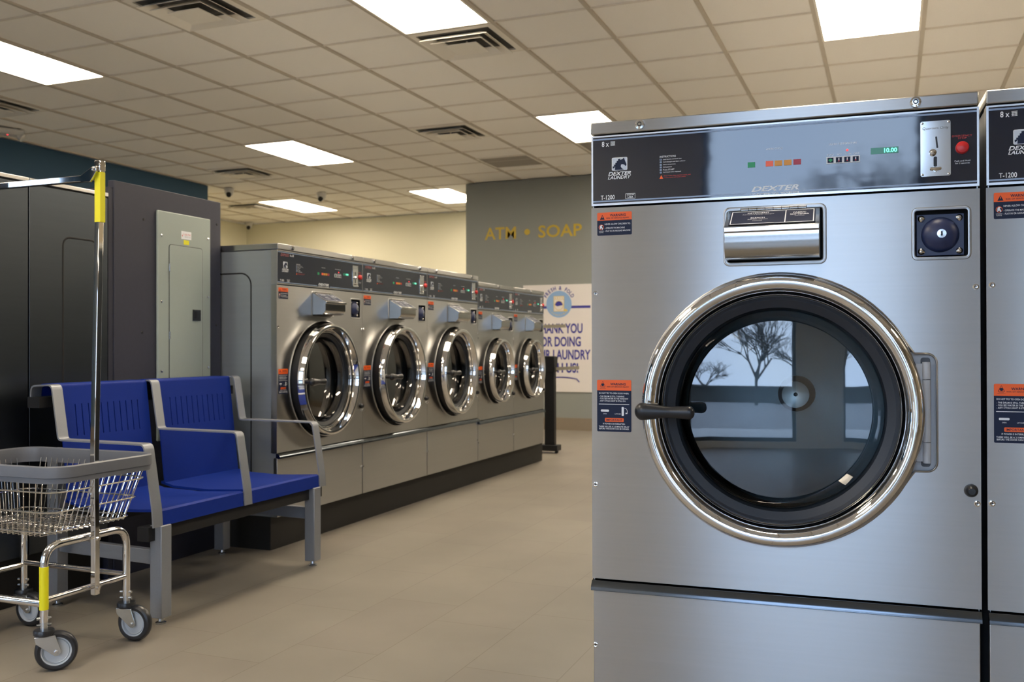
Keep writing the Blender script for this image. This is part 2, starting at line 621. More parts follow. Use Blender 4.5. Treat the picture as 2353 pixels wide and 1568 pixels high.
struct(MB().box(XL, XL + .012, YB, 9.36, 0, 0.143, BASEBD).build('baseboard_left'))

# ceiling tiles with openings left for vents and lamps are one sheet; the grid is real metal under it
struct(MB().box(-9.9, XR + .2, YB - .2, 12.9, CH + .012, CH + .06, CEIL).build('ceiling'), 'square off-white ceiling tiles in a metal grid')
tb = MB()
for k in range(-8, 17):
    x = gx(k)
    if x < -9.85 or x > XR:
        continue
    y0, y1 = (9.36 if x < XL else YB), (12.6 if x < -4.8 else 10.455)
    tb.box(x - .0125, x + .0125, y0, y1, CH, CH + .0125, TBAR)
for k in range(-12, 16):
    y = gy(k)
    if y < YB or y > 12.6:
        continue
    x0, x1 = (-9.70 if y > 9.36 else XL), (-4.80 if y > 10.455 else XR)
    tb.box(x0, x1, y - .006, y + .006, CH + .002, CH + .0125, TBARX)
struct(tb.build('trim_1'), 'metal ceiling grid')

# ------------------------------------------------------------------ street outside (seen in reflections)
struct(MB().box(-60, 60, -80, 9.1, -0.12, -0.065, ASPHALT).build('ground'))
struct(MB().box(-60, 60, -6.5, YB - .2, -0.064, -0.02, CONCRETE).build('bounce_sidewalk'))  # pale strip added to bounce daylight up onto the ceiling
bld = thing('low_building', 'long low brown building across the street, seen only as a reflection', 'building', (2, -34, -.02))
MB().box(-26, 30, -6, 0, 0, 1.35, BRICK).build('building_wall', bld)
MB().box(-26.4, 30.4, -6.4, .4, 1.35, 1.5, FRAMED).build('roof', bld)


def bare_tree(x, y, h, seed, label):
    rnd = random.Random(seed)
    b = MB()

    def grow(p, d, L, r, lv):
        q = p + d * L
        b.tube([p, q], r, BARK, 5 if lv < 2 else 3, r2=r * .7)
        if lv >= 6:
            return
        for k in range(3 if lv > 0 else 5):
            dd = (d + Vector((rnd.uniform(-.8, .8), rnd.uniform(-.8, .8), rnd.uniform(-.25, .35)))).normalized()
            grow(p + d * L * rnd.uniform(.55, 1.0), dd, L * rnd.uniform(.62, .84), r * .64, lv + 1)

    grow(Vector((0, 0, 0)), Vector((0, 0, 1)), h * .22, h * .012, 0)
    t = b.build('bare_tree')
    t.location = (x, y, -.02)
    return tag(t, label, 'tree', 'bare trees across the street')


bare_tree(1.6, -24, 10.5, 3, 'tall bare winter tree reflected in the middle of the control panel')
bare_tree(6.2, -29, 10, 5, 'bare winter tree reflected at the right of the control panel')
bare_tree(-2.2, -30, 7.0, 8, 'smaller bare winter tree reflected in the left of the door glass')
bare_tree(15.5, -31, 10, 11, 'bare winter tree standing furthest right across the street')


# ------------------------------------------------------------------ ceiling lights
def light(ix, iy, label, ox=0.0):
    x0, x1, y0, y1 = gx(ix), gx(ix + 1), gy(iy), gy(iy + 2)
    t = thing('ceiling_light', label, 'light', ((x0 + x1) / 2, (y0 + y1) / 2, CH), 0, 'flush ceiling light panels')
    a, b = (x1 - x0) / 2 - .012, (y1 - y0) / 2 - .010
    f = MB()
    for (p, q, r_, s_) in ((-a, -a + .014, -b, b), (a - .014, a, -b, b), (-a + .014, a - .014, -b, -b + .014), (-a + .014, a - .014, b - .014, b)):
        f.box(p, q, r_, s_, -.002, .011, VENTW)
    f.build('frame', t)
    MB().box(-a + .014, a - .014, -b + .014, b - .014, .002, .011, DIFF).build('diffuser', t)
    return t


DIFF = mat('lit_diffuser', (255, 250, 240), rough=0.5, emit=(1.0, 0.865, 0.675), estr=LAMP, noise=((3, 3, 3), 0.005))
for ix, iy, lab in (
        (-1, 0, 'long light panel at the far left edge of the photo above the dark steel cabinets'),
        (4, 0, 'large light panel at the top centre, its near end cut by the photo edge'),
        (8, 2, 'light panel at the top right, above the nearest washer'),
        (-1, 6, 'light panel left of centre, beyond the chrome rack pole'),
        (4, 6, 'light panel just above the top left corner of the nearest washer'),
        (-4.5, 11.3, 'far light panel beside the round camera, above the first washer of the row'),
        (-.7, 11.3, 'far light panel partly hidden by the edge of the grey lettered wall')):
    light(ix, iy, lab)
for ix, iy, lab in (
        (-1, -6, 'light panel behind the viewer at left'), (4, -6, 'light panel behind the viewer in the middle'),
        (8, -4, 'light panel behind the viewer at right'),
        (5.6, 8.2, 'added unseen light panel over the floor behind the near washer row'), (9, 8.2, 'added unseen light panel over the back of the near washer row'), (13, 2, 'light panel by the right wall'),  # both panels past the near row are added to brighten the end wall
        (13, 8, 'light panel by the far end of the right wall'), (13, -4, 'light panel by the right wall near the window'), (4, -11, 'added unseen light panel near the street window, left of the pillar')):  # the street window panel is added to brighten the back wall
    light(ix, iy, lab)


# ------------------------------------------------------------------ ceiling vents
def vent(ix, iy, label, flat=False):
    x0, x1, y0, y1 = gx(ix) + .013, gx(ix + 1) - .013, gy(iy) + .01, gy(iy + 1) - .01
    t = thing('ceiling_vent', label, 'vent', ((x0 + x1) / 2, (y0 + y1) / 2, CH), 0,
              'flat return grilles' if flat else 'square ceiling vents')
    a, b = (x1 - x0) / 2, (y1 - y0) / 2

    def ring(o, i, zo, zi, mt, mb, zt=.004):
        vs = []
        for (s, z) in ((o, zo), (i, zi), (i, zi + zt), (o, zo + zt)):
            vs += [(-a * s, -b * s, z), (a * s, -b * s, z), (a * s, b * s, z), (-a * s, b * s, z)]
        fs = []
        for l in range(4):
            m_ = (l + 1) % 4
            for k in range(4):
                n_ = (k + 1) % 4
                fs.append((l * 4 + k, l * 4 + n_, m_ * 4 + n_, m_ * 4 + k))
        mb.add(vs, fs, mt)

    if flat:
        f = MB()
        ring(1.0, .93, .0, .0, VENTW, f, .010)
        f.build('frame', t)
        g = MB()
        n = 22
        for k in range(n):
            y = -b * .93 + (k + .5) * 2 * b * .93 / n
            g.box(-a * .93, a * .93, y - .0035, y + .0035, .002, .007, TBAR)
        g.build('grille', t)
        MB().box(-a * .93, a * .93, -b * .93, b * .93, .008, .0115, DARKG).build('backing', t)
        return t
    f = MB()
    ring(1.0, .86, .0, -.002, VENTW, f, .010)
    f.build('frame', t)
    MB().box(-a * .9, a * .9, -b * .9, b * .9, .0085, .0115, DARKG).build('backing', t)
    for (o, i, zo, zi) in ((.80, .58, -.030, .006), (.62, .44, -.038, -.004)):
        c = MB()
        ring(o, i, zo, zi, VENTW, c, .003)
        c.build('louvre', t)
    p = MB()
    p.box(-a * .38, a * .38, -b * .38, b * .38, -.040, -.034, VENTW)
    p.box(-.006, .006, -.006, .006, -.034, .009, VENTW)
    p.build('centre_plate', t, bevel=.002)
    return t


vent(2, 0, 'square vent at the top left, cut by the photo edge')
vent(4, 2, 'square vent touching the near end of the top centre light panel')
vent(2, 6, 'square vent in the middle of the ceiling, between two light panels')
vent(-3, 2, 'square vent cut by the left photo edge, below the far left light panel')
vent(-3, 7.6, 'square vent just right of the far end of the teal wall')
vent(-5.55, 11.4, 'farthest square vent, partly behind the far light panel')
vent(2, 8.6, 'flat grey return grille near the top of the grey lettered wall', True)
vent(4, 8, 'flat grey return grille just left of the top of the nearest washer', True)


# ------------------------------------------------------------------ security cameras, emergency lamp
def dome_camera(x, y, aim, label):
    t = thing('security_camera', label, 'camera', (x, y, CH), 0, 'white dome security cameras')
    MB().lathe_z([(.062, .0), (.062, -.02), (.055, -.03)], 0, 0, CAMW, 28).build('mount', t)
    d = MB()
    prof = [(.054, -.028)] + [(.054 * math.cos(math.radians(a)), -.045 - .054 * math.sin(math.radians(a))) for a in range(0, 90, 12)] + [(.004, -.099)]
    d.lathe_z(prof, 0, 0, CAMW, 28)
    d.build('dome', t)
    e = Vector((math.cos(aim), math.sin(aim), -.75)).normalized()
    c = Vector((0, 0, -.05))
    MB().cyl(c + e * .028, c + e * .072, .033, BLACK, 20, r2=.028).build('lens', t)
    return t


dome_camera(-7.67, 9.62, math.radians(-55), 'dome camera beside the end of the teal wall, leftmost of the three')
dome_camera(-6.80, 10.36, math.radians(-75), 'dome camera above the right end of the far light panel')
dome_camera(-9.50, 12.40, math.radians(-60), 'farthest dome camera, in the corner of the cream walls')

em = thing('emergency_light', 'white two-headed emergency lamp with a red light, at the left photo edge', 'lamp', (-7.42, 6.18, CH), math.radians(68))
MB().box(-.16, .16, -.06, .06, -.055, .0, CAMW).build('housing', em, bevel=.012)
for s in (-1, 1):
    h = MB()
    h.M = Matrix.Translation((s * .14, -.03, -.062)) @ Matrix.Rotation(math.radians(50 * s), 4, 'Z') @ Matrix.Rotation(math.radians(35), 4, 'X')
    h.lathe([(.015, .03), (.034, .015), (.040, -.02), (.034, -.024), (.001, -.025)], 0, 0, CAMW, 24)
    h.build('lamp_head', em)
MB().cyl((.03, -.02, -.054), (.03, -.02, -.059), .008, LEDR, 12).build('indicator', em, label='small glowing red dot')


# ------------------------------------------------------------------ washers
def make_washer(name, label, cat, group, sp, loc, rz):
    W, H, D = sp['W'], sp['H'], sp['D']
    kx, kz, kr = W / .872, sp['kz'], sp['kr']
    far = sp['far']
    T = 1.539

    def X(u):
        return u * kx

    def Z(z):
        return H - (T - z) * kz

    t = thing(name, label, cat, loc, rz, group)
    led = sp['ledge']                       # top of the ledge strip
    pb, pt = Z(1.333), Z(1.506)
    dcx, dcz, R = X(.445), sp.get('dz', Z(.8365)), .318 * kr
    # ---- cabinet: shell, front skin with the door, dispenser and vault openings
    c = MB()
    g = .004
    c.box(g, .006, .0, D, 0, H - .032, STEEL_SIDE)
    c.box(W - .006, W - g, .0, D, 0, H - .032, STEEL_SIDE)
    c.box(.006, W - .006, D - .004, D, 0, H - .032, STEEL_SIDE)
    c.box(.006, W - .006, .0, D - .004, 0, .004, BLACKM)
    c.build('cabinet', t)
    cx1 = X(.785) - dcx                     # right end of the hinge bay, from the door centre
    hz = .131 * kr
    ring = []
    for k in range(0, 61):
        a = math.radians(35 + (360 - 70) * k / 60)
        ring.append((dcx + R * math.cos(a), dcz + R * math.sin(a)))
    r_ = .022 * kr
    low = [(dcx + cx1 - .045 * kr, dcz - hz)]
    low += [(dcx + cx1 - r_ + r_ * math.sin(math.radians(q)), dcz - hz + r_ - r_ * math.cos(math.radians(q))) for q in range(0, 91, 18)]
    low += [(dcx + cx1 - r_ + r_ * math.cos(math.radians(q)), dcz + hz - r_ + r_ * math.sin(math.radians(q))) for q in range(0, 91, 18)]
    low += [(dcx + cx1 - .045 * kr, dcz + hz)]
    # concave fillets where the round opening meets the hinge bay
    p_end, p_beg = ring[-1], ring[0]

    def bez(p, q, s, n=5):
        return [(p[0] * (1 - t_) ** 2 + 2 * q[0] * t_ * (1 - t_) + s[0] * t_ ** 2, p[1] * (1 - t_) ** 2 + 2 * q[1] * t_ * (1 - t_) + s[1] * t_ ** 2)
                for t_ in [k / n for k in range(1, n)]]

    q1 = (dcx + .292 * kr, dcz - hz)
    q2 = (dcx + .292 * kr, dcz + hz)
    opening = ring + bez(p_end, q1, low[0]) + low + bez(low[-1], q2, p_beg)
    disp = rrect(X(.327), X(.550), Z(1.308) - .130 * kz, Z(1.308), .010)
    vault = rrect(X(.738), X(.851), Z(1.288) - .110 * kz, Z(1.288), .009)
    f = MB()
    f.plate([(X(.0), led), (W - X(.0), led), (W, pb - .005), (X(.0), pb - .005)], [opening, disp, vault], -.002, .03, STEEL, wall=BLACKM)
    f.build('front_panel', t)
    # pressed rims round the openings
    rim = MB()
    for lp, w in ((opening, .0045), (vault, .004), (disp, .005)):
        rim.tube([(a, -.002, b) for a, b in lp], w, STEEL, closed=True, sect=[(w * math.cos(q), w * .55 * math.sin(q)) for q in [2 * PI * k / 8 for k in range(8)]])
    rim.build('opening_rims', t)
    lowp = MB()
    lowp.box(.003, W - .003, -.002, .02, .0, led - .024, STEEL)
    lowp.build('lower_panel', t, bevel=.0015)
    # ---- ledge strip
    l = MB()
    l.extrude_x([(.004, led - .002), (-.010, led - .004), (-.020, led - .016), (-.021, led - .026), (-.012, led - .027), (.004, led - .024)], .001, W - .001, LEDGE)
    l.build('pull_ledge', t)
    # ---- lid
    ld = MB()
    ld.box(.0, W - .002, -.010, D, H - .030 * kz, H, STEEL)
    lid = ld.build('lid', t, bevel=.003)
    for u in ((.125, .743) if not sp.get('onelock') else (.47,)):
        k_ = MB()
        k_.lathe([(.0115, -.009), (.0125, -.013), (.0115, -.018), (.007, -.019)], X(u), H - .0145 * kz, CHROME, 20, cap1=True)
        k_.lathe([(.0055, -.0185), (.0055, -.0195)], X(u), H - .0145 * kz, BLACK, 14, cap1=True)
        k_.lathe([(.0032, -.0193), (.0032, -.0205)], X(u), H - .0145 * kz, CHROME, 12, cap1=True)
        k_.build('lid_lock', lid)
    # ---- control panel
    p = MB()
    p.box(.001, W - .001, -.004, .03, pb, pt, STEEL2)
    e = .0055
    yq = -.0052
    p.box(e, W - e, yq, -.003, pb + e, pt - .004, NAVYP)
    y = yq - .0004
    p.poly([(e, Z(1.4945)), (W - e, Z(1.4945)), (W - e, Z(1.4985)), (e, Z(1.4985))], y, STRIPE)
    p.poly([(e, Z(1.3415)), (X(.372), Z(1.3415)), (X(.378), Z(1.345)), (e, Z(1.345))], y, STRIPE)
    p.poly([(X(.503), Z(1.3415)), (W - e, Z(1.3415)), (W - e, Z(1.345)), (X(.509), Z(1.345))], y, STRIPE)
    cp_ = p.build('control_panel', t)
    pr = MB()
    ox = .055 if far else 0.0
    if far:
        pr.text('EXPRESS', X(.030), X(.108), Z(1.476), Z(1.491), y, REDDIM, .02, .3)
    pr.text(sp['loads'] + ' x', X(.028 + ox * 1.6), X(.046 + ox * 1.6), Z(1.478), Z(1.491), y, WHITEP, .015)
    bx = .051 + ox * 1.6
    for k in range(4):
        q = bx + .0028 * k
        pr.poly([(X(q), Z(1.479)), (X(q + .0012), Z(1.479)), (X(q + .0012), Z(1.488)), (X(q), Z(1.488))], y, WHITEP)
    for q in (1.479, 1.4825, 1.486, 1.489):
        pr.poly([(X(bx - .001), Z(q)), (X(bx + .0105), Z(q)), (X(bx + .0105), Z(q + .0012)), (X(bx - .001), Z(q + .0012))], y, WHITEP)
    pr.build('capacity_print', cp_)
    pr = MB()
    pr.text(sp['model'], X(.025), X(.060), Z(1.347), Z(1.358), y, WHITEP, .012)
    for (a, b, c1, c2) in ((.087, .1115, 1.3465, 1.3475), (.087, .1115, 1.3585, 1.3595), (.087, .088, 1.3465, 1.3595), (.1105, .1115, 1.3465, 1.3595)):
        pr.poly([(X(a), Z(c1)), (X(b), Z(c1)), (X(b), Z(c2)), (X(a), Z(c2))], y, WHITEP)
    pr.text('MADE IN', X(.091), X(.108), Z(1.3545), Z(1.3575), y, WHITEP, .02)
    pr.text('USA', X(.0925), X(.1065), Z(1.3485), Z(1.353), y, WHITEP, .03)
    pr.build('model_print', cp_)
    pr = MB()
    # horse head emblem
    hx0, hx1, hz0, hz1 = X(.053), X(.092), Z(1.4175), Z(1.4495)

    def hp(a, b):
        return (hx0 + a * (hx1 - hx0), hz0 + b * (hz1 - hz0))

    pr.poly(rrect(hx0, hx1, hz0, hz1, .003), y, WHITEP)
    pr.poly([hp(*q) for q in ((.05, .04), (.95, .04), (.95, .96), (.05, .96))], y - .0002, PALE)
    head = [(.20, .04), (.22, .36), (.34, .62), (.52, .80), (.70, .85), (.78, .97), (.82, .83), (.88, .64), (.95, .44), (.93, .34), (.86, .32), (.82, .40),
            (.70, .46), (.60, .44), (.58, .28), (.66, .14), (.78, .04)]
    pr.poly([hp(*q) for q in head], y - .0004, NAVY)
    for k in range(5):
        a0, b0 = .07 + k * .085, .30 + .135 * k
        pr.poly([hp(a0, b0 - .16), hp(a0 + .12, b0 - .06), hp(a0 + .15, b0 + .05), hp(a0 - .01, b0 + .02)], y - .0004, NAVY)
    pr.text('DEXTER', X(.044), X(.101), Z(1.4055), Z(1.4145), y, WHITEP, .02, .3)
    pr.text('LAUNDRY', X(.043), X(.101), Z(1.3965), Z(1.4045), y, WHITEP, .02, .3)
    pr.build('maker_emblem', cp_)
    pr = MB()
    pr.text('DEXTER', X(.388), X(.494), Z(1.3465), Z(1.3585), y, WHITEP, .025, .3)
    pr.text('COMMERCIAL WASHER', X(.384), X(.496), Z(1.3385), Z(1.3425), y, WHITEP, .02)
    pr.build('brand_print', cp_)
    pr = MB()
    # instructions
    pr.text('INSTRUCTIONS', X(.172), X(.211), Z(1.4415), Z(1.446), y, WHITEP, .005)
    lines = ['Load laundry and latch door', 'Add detergent and fabric softener', 'Select temperature', 'Add payment', 'Press START', 'Add bleach when displayed']
    for k, s in enumerate(lines):
        z = Z(1.4345) - k * .0062 * kz
        pr.poly([(X(.172), z), (X(.1765), z), (X(.1765), z + .0042), (X(.172), z + .0042)], y, STRIPE)
        if not far:
            pr.text(str(k + 1), X(.1734), X(.1752), z + .0007, z + .0035, y - .0002, NAVY)
        pr.textl(s, X(.180), z + .0003, .0036, y, WHITEP)
    z = Z(1.3905)
    pr.add([(X(.171), y, z), (X(.180), y, z), (X(.1755), y, z + .009)], [(0, 1, 2)], ORANGE)
    pr.textl('Door locks when machine starts, and', X(.182), z + .0047, .0034, y, REDP)
    pr.textl('remains locked until cycle is ended', X(.182), z + .0003, .0034, y, REDP)
    pr.build('instruction_print', cp_)
    pr = MB()
    # cycle keys
    pr.text('WASH CYCLE', X(.421), X(.458), Z(1.4425), Z(1.4465), y, WHITEP)
    for u, mt in ((.388, GREENP), (.429, CORAL), (.449, AMBER), (.470, AMBER), (.491, REDK)):
        MB().box(X(u - .0085), X(u + .0085), y - .0006, y + .0006, Z(1.404), Z(1.4165), mt).build('cycle_key', cp_)
    pr.build('cycle_print', cp_)
    pr = MB()
    pr.text('WASH TEMPERATURE', X(.560), X(.621), Z(1.4435), Z(1.4475), y, WHITEP)
    for s, u, w in (('START', .564, .014), ('HOT', .583, .009), ('WARM', .602, .013), ('COLD', .620, .012)):
        pr.text(s, X(u - w / 2), X(u + w / 2), Z(1.4195), Z(1.423), y, WHITEP)
    pr.build('temperature_print', cp_)
    pr = MB()
    pr.text('EMERGENCY', X(.817), X(.857), Z(1.4425), Z(1.4465), y, REDP)
    pr.text('STOP', X(.829), X(.846), Z(1.4375), Z(1.4415), y, REDP)
    pr.build('stop_print', cp_)
    pr = MB()
    pr.text('Push and Hold', X(.822), X(.853), Z(1.388), Z(1.3915), y, WHITEP)
    pr.text('for 3 seconds', X(.823), X(.852), Z(1.383), Z(1.3865), y, WHITEP)
    pr.build('hold_print', cp_)
    kb = MB()
    kb.box(X(.555), X(.627), y - .0012, y + .001, Z(1.401), Z(1.4165), WHITEP)
    for k, u in enumerate((.564, .582, .600, .618)):
        kb.box(X(u - .0065), X(u + .0065), y - .002, y - .001, Z(1.403), Z(1.4145), NAVY)
        if k == 0:
            kb.add([(X(u - .005), y - .0022, Z(1.4088)), (X(u), y - .0022, Z(1.4045)), (X(u + .005), y - .0022, Z(1.4088)), (X(u), y - .0022, Z(1.413))], [(0, 1, 2, 3)], GREENP)
        else:
            kb.poly([(X(u - .001), Z(1.406)), (X(u + .001), Z(1.406)), (X(u + .001), Z(1.413)), (X(u - .001), Z(1.413))], y - .0022, WHITEP)
            kb.poly(circ(X(u), Z(1.4062), .0016, 10), y - .0024, REDB)
    kb.build('temperature_keys', cp_)
    MB().lathe([(.0026, y + .001), (.0026, y - .001), (.001, y - .0018)], X(.600), Z(1.430), LEDR, 12, cap1=True).build('indicator_light', cp_, label='glowing red indicator')
    ds = MB()
    ds.box(X(.650), X(.708), y - .0006, y + .001, Z(1.4165), Z(1.4305), LCD)
    ds.text('10.00', X(.678), X(.705), Z(1.4185), Z(1.4285), y - .001, DIGIT, .03)
    ds.build('display', cp_, label='green lit price display')
    cn = MB()
    cn.prism(rrect(X(.753), X(.814), Z(1.359), Z(1.481), .004), y - .0022, y + .001, CHROME2)
    yc = y - .0027
    cn.text('Quarters Only', X(.757), X(.810), Z(1.461), Z(1.468), yc, SILVERPR)
    cn.add([(X(.783), yc, Z(1.446)), (X(.7855), yc, Z(1.421)), (X(.789), yc, Z(1.421)), (X(.7865), yc, Z(1.446))], [(0, 1, 2, 3)], BLACK)
    cn.lathe([(.0065, yc + .001), (.0075, yc - .004), (.0055, yc - .008), (.002, yc - .0095)], X(.778), Z(1.411), CHROME, 20, cap1=True)
    cn.poly(rrect(X(.7795), X(.7865), Z(1.380), Z(1.402), .0025), yc, BLACK)
    cn.tube([(X(.773), yc - .003, Z(1.3755)), (X(.783), yc - .007, Z(1.374)), (X(.794), yc - .003, Z(1.3755))], .0028, CHROME, 8)
    cn.lathe([(.0045, yc), (.0045, yc - .006)], X(.7835), Z(1.3735), CHROME, 14, cap1=True)
    for a in (.757, .810):
        for b in (1.363, 1.477):
            cn.lathe([(.0028, yc), (.0026, yc - .001), (.001, yc - .0016)], X(a), Z(b), CHROME, 12, cap1=True)
    cn.build('coin_slide', cp_)
    eb = MB()
    eb.lathe([(.0135, y + .001), (.0135, y - .006), (.0115, y - .010), (.006, y - .0115), (.001, y - .012)], X(.837), Z(1.418), REDB, 28, cap1=True)
    eb.build('stop_button', cp_)

    # ---- soap dispenser
    a0, a1 = X(.333), X(.541)
    zt, h = Z(1.304), .118 * kz
    dp = sp['dp']
    prof = [(.02, zt), (-.004, zt), (-dp, zt - .046 * kz), (-dp - .006, zt - .048 * kz), (-dp - .006, zt - .059 * kz), (-dp + .001, zt - .060 * kz),
            (-dp + .001, zt - .095 * kz), (-dp + .008, zt - .108 * kz), (-dp + .022, zt - h), (.02, zt - h)]
    db = MB()
    db.extrude_x(prof, a0, a1, STEEL3)
    dpo = db.build('soap_dispenser', t, bevel=.0012)
    back = MB()
    back.box(X(.32), X(.557), .028, .032, Z(1.308) - .14 * kz, Z(1.315), BLACKM)
    back.build('recess_back', dpo)
    # label lying on the sloping lid
    sl = Vector((0, -dp + .004, -.046 * kz))
    L = sl.length
    lm = MB()
    nrm = Vector((0, -.046 * kz, dp - .004)).normalized()
    up = -sl.normalized()
    base = Vector((0, -dp, zt - .046 * kz)) + nrm * .0008
    lm.M = Matrix(((1, 0, 0, base.x), (0, -nrm.y, up.y, base.y), (0, -nrm.z, up.z, base.z), (0, 0, 0, 1)))
    b0, b1 = a0 + .012 * kx, a1 - .012 * kx
    lm.poly(rrect(b0 - .003, b1 + .003, .006, L - .008, .003), 0.0, NAVY)
    mid = b0 + (b1 - b0) * .655
    for (q0, q1_, s0, s1) in ((b0, b1, .0085, .0105), (b0, b1, L - .0125, L - .0105), (b0, b0 + .002, .0085, L - .0105), (b1 - .002, b1, .0085, L - .0105), (mid, mid + .0022, .0085, L - .0105)):
        lm.poly([(q0, s0), (q1_, s0), (q1_, s1), (q0, s1)], -.0004, WHITEP)
    mc = (b0 + mid) / 2
    lm.textc('DETERGENT', mc, L * .73, .0065, -.0004, WHITEP, .02)
    lm.textc('Add liquid or powder detergent', mc, L * .645, .0050, -.0004, WHITEP)
    lm.textc('BLEACH', mc, L * .42, .0065, -.0004, WHITEP, .02)
    lm.textc('Add when displayed', mc, L * .335, .0050, -.0004, WHITEP)
    lm.textc('(optional)', mc, L * .25, .0050, -.0004, WHITEP)
    rc = (mid + b1) / 2
    lm.textc('FABRIC', rc, L * .66, .0065, -.0004, WHITEP, .02)
    lm.textc('SOFTENER', rc, L * .55, .0065, -.0004, WHITEP, .02)
    lm.textc('(optional)', rc, L * .46, .0050, -.0004, WHITEP)
    lm.build('dispenser_label', dpo)
    hg = MB()
    hg.cyl((a0 + .03 * kx, -.003, zt + .0025), (a1 - .03 * kx, -.003, zt + .0025), .0032, CHROME, 10)
    for k in range(9):
        xx = a0 + .03 * kx + (a1 - a0 - .06 * kx) * k / 8
        hg.cyl((xx - .0006, -.003, zt + .0025), (xx + .0006, -.003, zt + .0025), .0034, BLACK, 10)
    hg.build('hinge', dpo)

    # ---- coin vault door with its dome
    v = MB()
    vx0, vx1, vz1 = X(.738), X(.851), Z(1.288)
    vz0 = vz1 - .110 * kz
    v.box(vx0 - .004, vx1 + .004, .026, .031, vz0 - .004, vz1 + .004, BLACKM)
    v.box(vx0 + .007, vx1 - .009, .010, .026, vz0 + .007, vz1 - .011, NAVYB)
    vo = v.build('coin_vault', t, bevel=.0008)
    vcx, vcz = (vx0 + vx1) / 2 - .001, (vz0 + vz1) / 2 - .002
    d_ = MB()
    rd = .039 * kz
    d_.lathe([(rd * 1.04, .011)] + [(rd * math.cos(math.radians(q)), .010 - .026 * math.sin(math.radians(q))) for q in range(0, 90, 10)] + [(.001, -.016)], vcx, vcz, NAVYB, 40)
    d_.build('dome', vo)
    lk = MB()
    lk.lathe([(.0095, -.012), (.0095, -.0168), (.001, -.0175)], vcx + .001, vcz, ZINC, 24, cap1=True)
    lk.poly(rrect(vcx - .0008, vcx + .0028, vcz - .005, vcz + .005, .001), -.0182, BLACK)
    lk.build('lock', vo)
    for sx in (-1, 1):
        for sz in (-1, 1):
            s_ = MB()
            s_.lathe([(.0075, .010), (.0072, .007), (.004, .004), (.001, .0032)], vcx + sx * .0385 * kx, vcz + sz * .0365 * kz, CHROME, 16, cap1=True)
            s_.build('screw', vo)

    # ---- drum seen through the door
    dr = MB()
    rd = .235 * kr
    dd = min(.62, D - .1)
    dr.lathe([(R * 1.12, .032), (rd + .03, .034), (rd + .022, .05), (rd, .06)], dcx, dcz, BLACK, 64)
    dxx, dzz = dcx + .014, dcz + .008
    rw = .355 * kr
    dr.lathe([(rd, .06), (rw, .12), (rw, dd - .03), (rw * .94, dd), (rw * .35, dd + .02), (.001, dd + .02)], dxx, dzz, DRUM, 64)
    dro = dr.build('drum', t)
    hb = MB()
    hb.lathe([(.052 * kr, dd + .018), (.050 * kr, dd - .05), (.038 * kr, dd - .075), (.01, dd - .066), (.006, dd - .066)], dxx, dzz, HUBM, 36)
    hb.lathe([(.006, dd - .0665), (.001, dd - .0664)], dxx, dzz, BLACK, 12)
    hb.build('hub', dro)
    if far:
        pg = MB()
        pg.cyl((dcx - R * .93, .03, dcz - .02), (dcx - R * .90, -.022, dcz - .02), .014, TAN, 14)
        pg.build('door_catch', t, label='small tan catch beside the door ring')
    # ---- hinge bay plate
    hbp = MB()
    hbp.box(dcx + R * .80, dcx + cx1 + .003, .012, .020, dcz - hz - .003, dcz + hz + .003, SILVER)
    hbp.build('hinge_plate', t)
    # ---- door (turned about its hinge when ajar)
    ang = sp['ajar']
    hx = dcx + cx1 - .020
    ocx = dcx
    dcx = dcx + sp.get('ddx', 0.0)
    PV = Matrix.Translation((hx, 0, 0)) @ Matrix.Rotation(ang, 4, 'Z') @ Matrix.Translation((-hx, 0, 0))
    P_ = .052 if not far else .062
    rg = MB(PV)
    k = sp.get('kd', kr)
    yb = .004 if not far else -.020
    if far:
        rg.lathe([(.262 * k, .03), (.298 * k, .03), (.298 * k, -.021)], dcx, dcz, BLACK, 96)
    rg.lathe([(.262 * k, yb), (.300 * k, yb), (.3125 * k, min(-.012, yb - .004)), (.3150 * k, -.026), (.3125 * k, -.039), (.3055 * k, .003 - P_), (.2960 * k, -P_), (.2860 * k, .0025 - P_),
              (.2785 * k, -.042), (.2745 * k, -.030), (.2725 * k, -.018)], dcx, dcz, CHROME, 96)
    rg.lathe([(.2725 * k, -.018), (.2700 * k, -.008)], dcx, dcz, BLACK, 96)
    rg.lathe([(.2700 * k, -.008), (.2690 * k, -.020), (.2665 * k, -.024), (.2640 * k, -.020), (.2630 * k, -.004)], dcx, dcz, CHROME, 96)
    dor = rg.build('door', t, label='polished chrome door ring', angle=50)
    gk = MB(PV)
    gk.lathe([(.2630 * k, -.004), (.2560 * k, -.007), (.2380 * k, .000), (.2340 * k, .010), (.2330 * k, .030)], dcx, dcz, GASKET, 96)
    gk.build('gasket', dor)
    gl = MB(PV)
    gl.lathe([(.2335 * k, .012), (.2300 * k, .006), (.2240 * k, .016), (.2110 * k, .030)], dcx, dcz, GLASS, 96)
    gl.M = PV @ Matrix.Translation((dcx, .024, dcz)) @ Matrix.Rotation(math.radians(4.2), 4, 'Z') @ Matrix.Rotation(math.radians(-.7), 4, 'X') @ Matrix.Translation((-dcx, -.024, -dcz))
    gl.lathe([(.2110 * k, .030), (.2080 * k, .024)] + [(.208 * k * q_, .024 - .0068 * (1 - q_ * q_)) for q_ in (.85, .7, .55, .4, .25, .1, .003)], dcx, dcz, GLASS, 96)
    gl.build('glass', dor)
    # handle
    hd = MB(PV)
    hu0, hu1 = dcx - .316 * k, dcx - .176 * k
    hzc = dcz - .003
    n = 26
    vs, fs = [], []
    m_ = 18
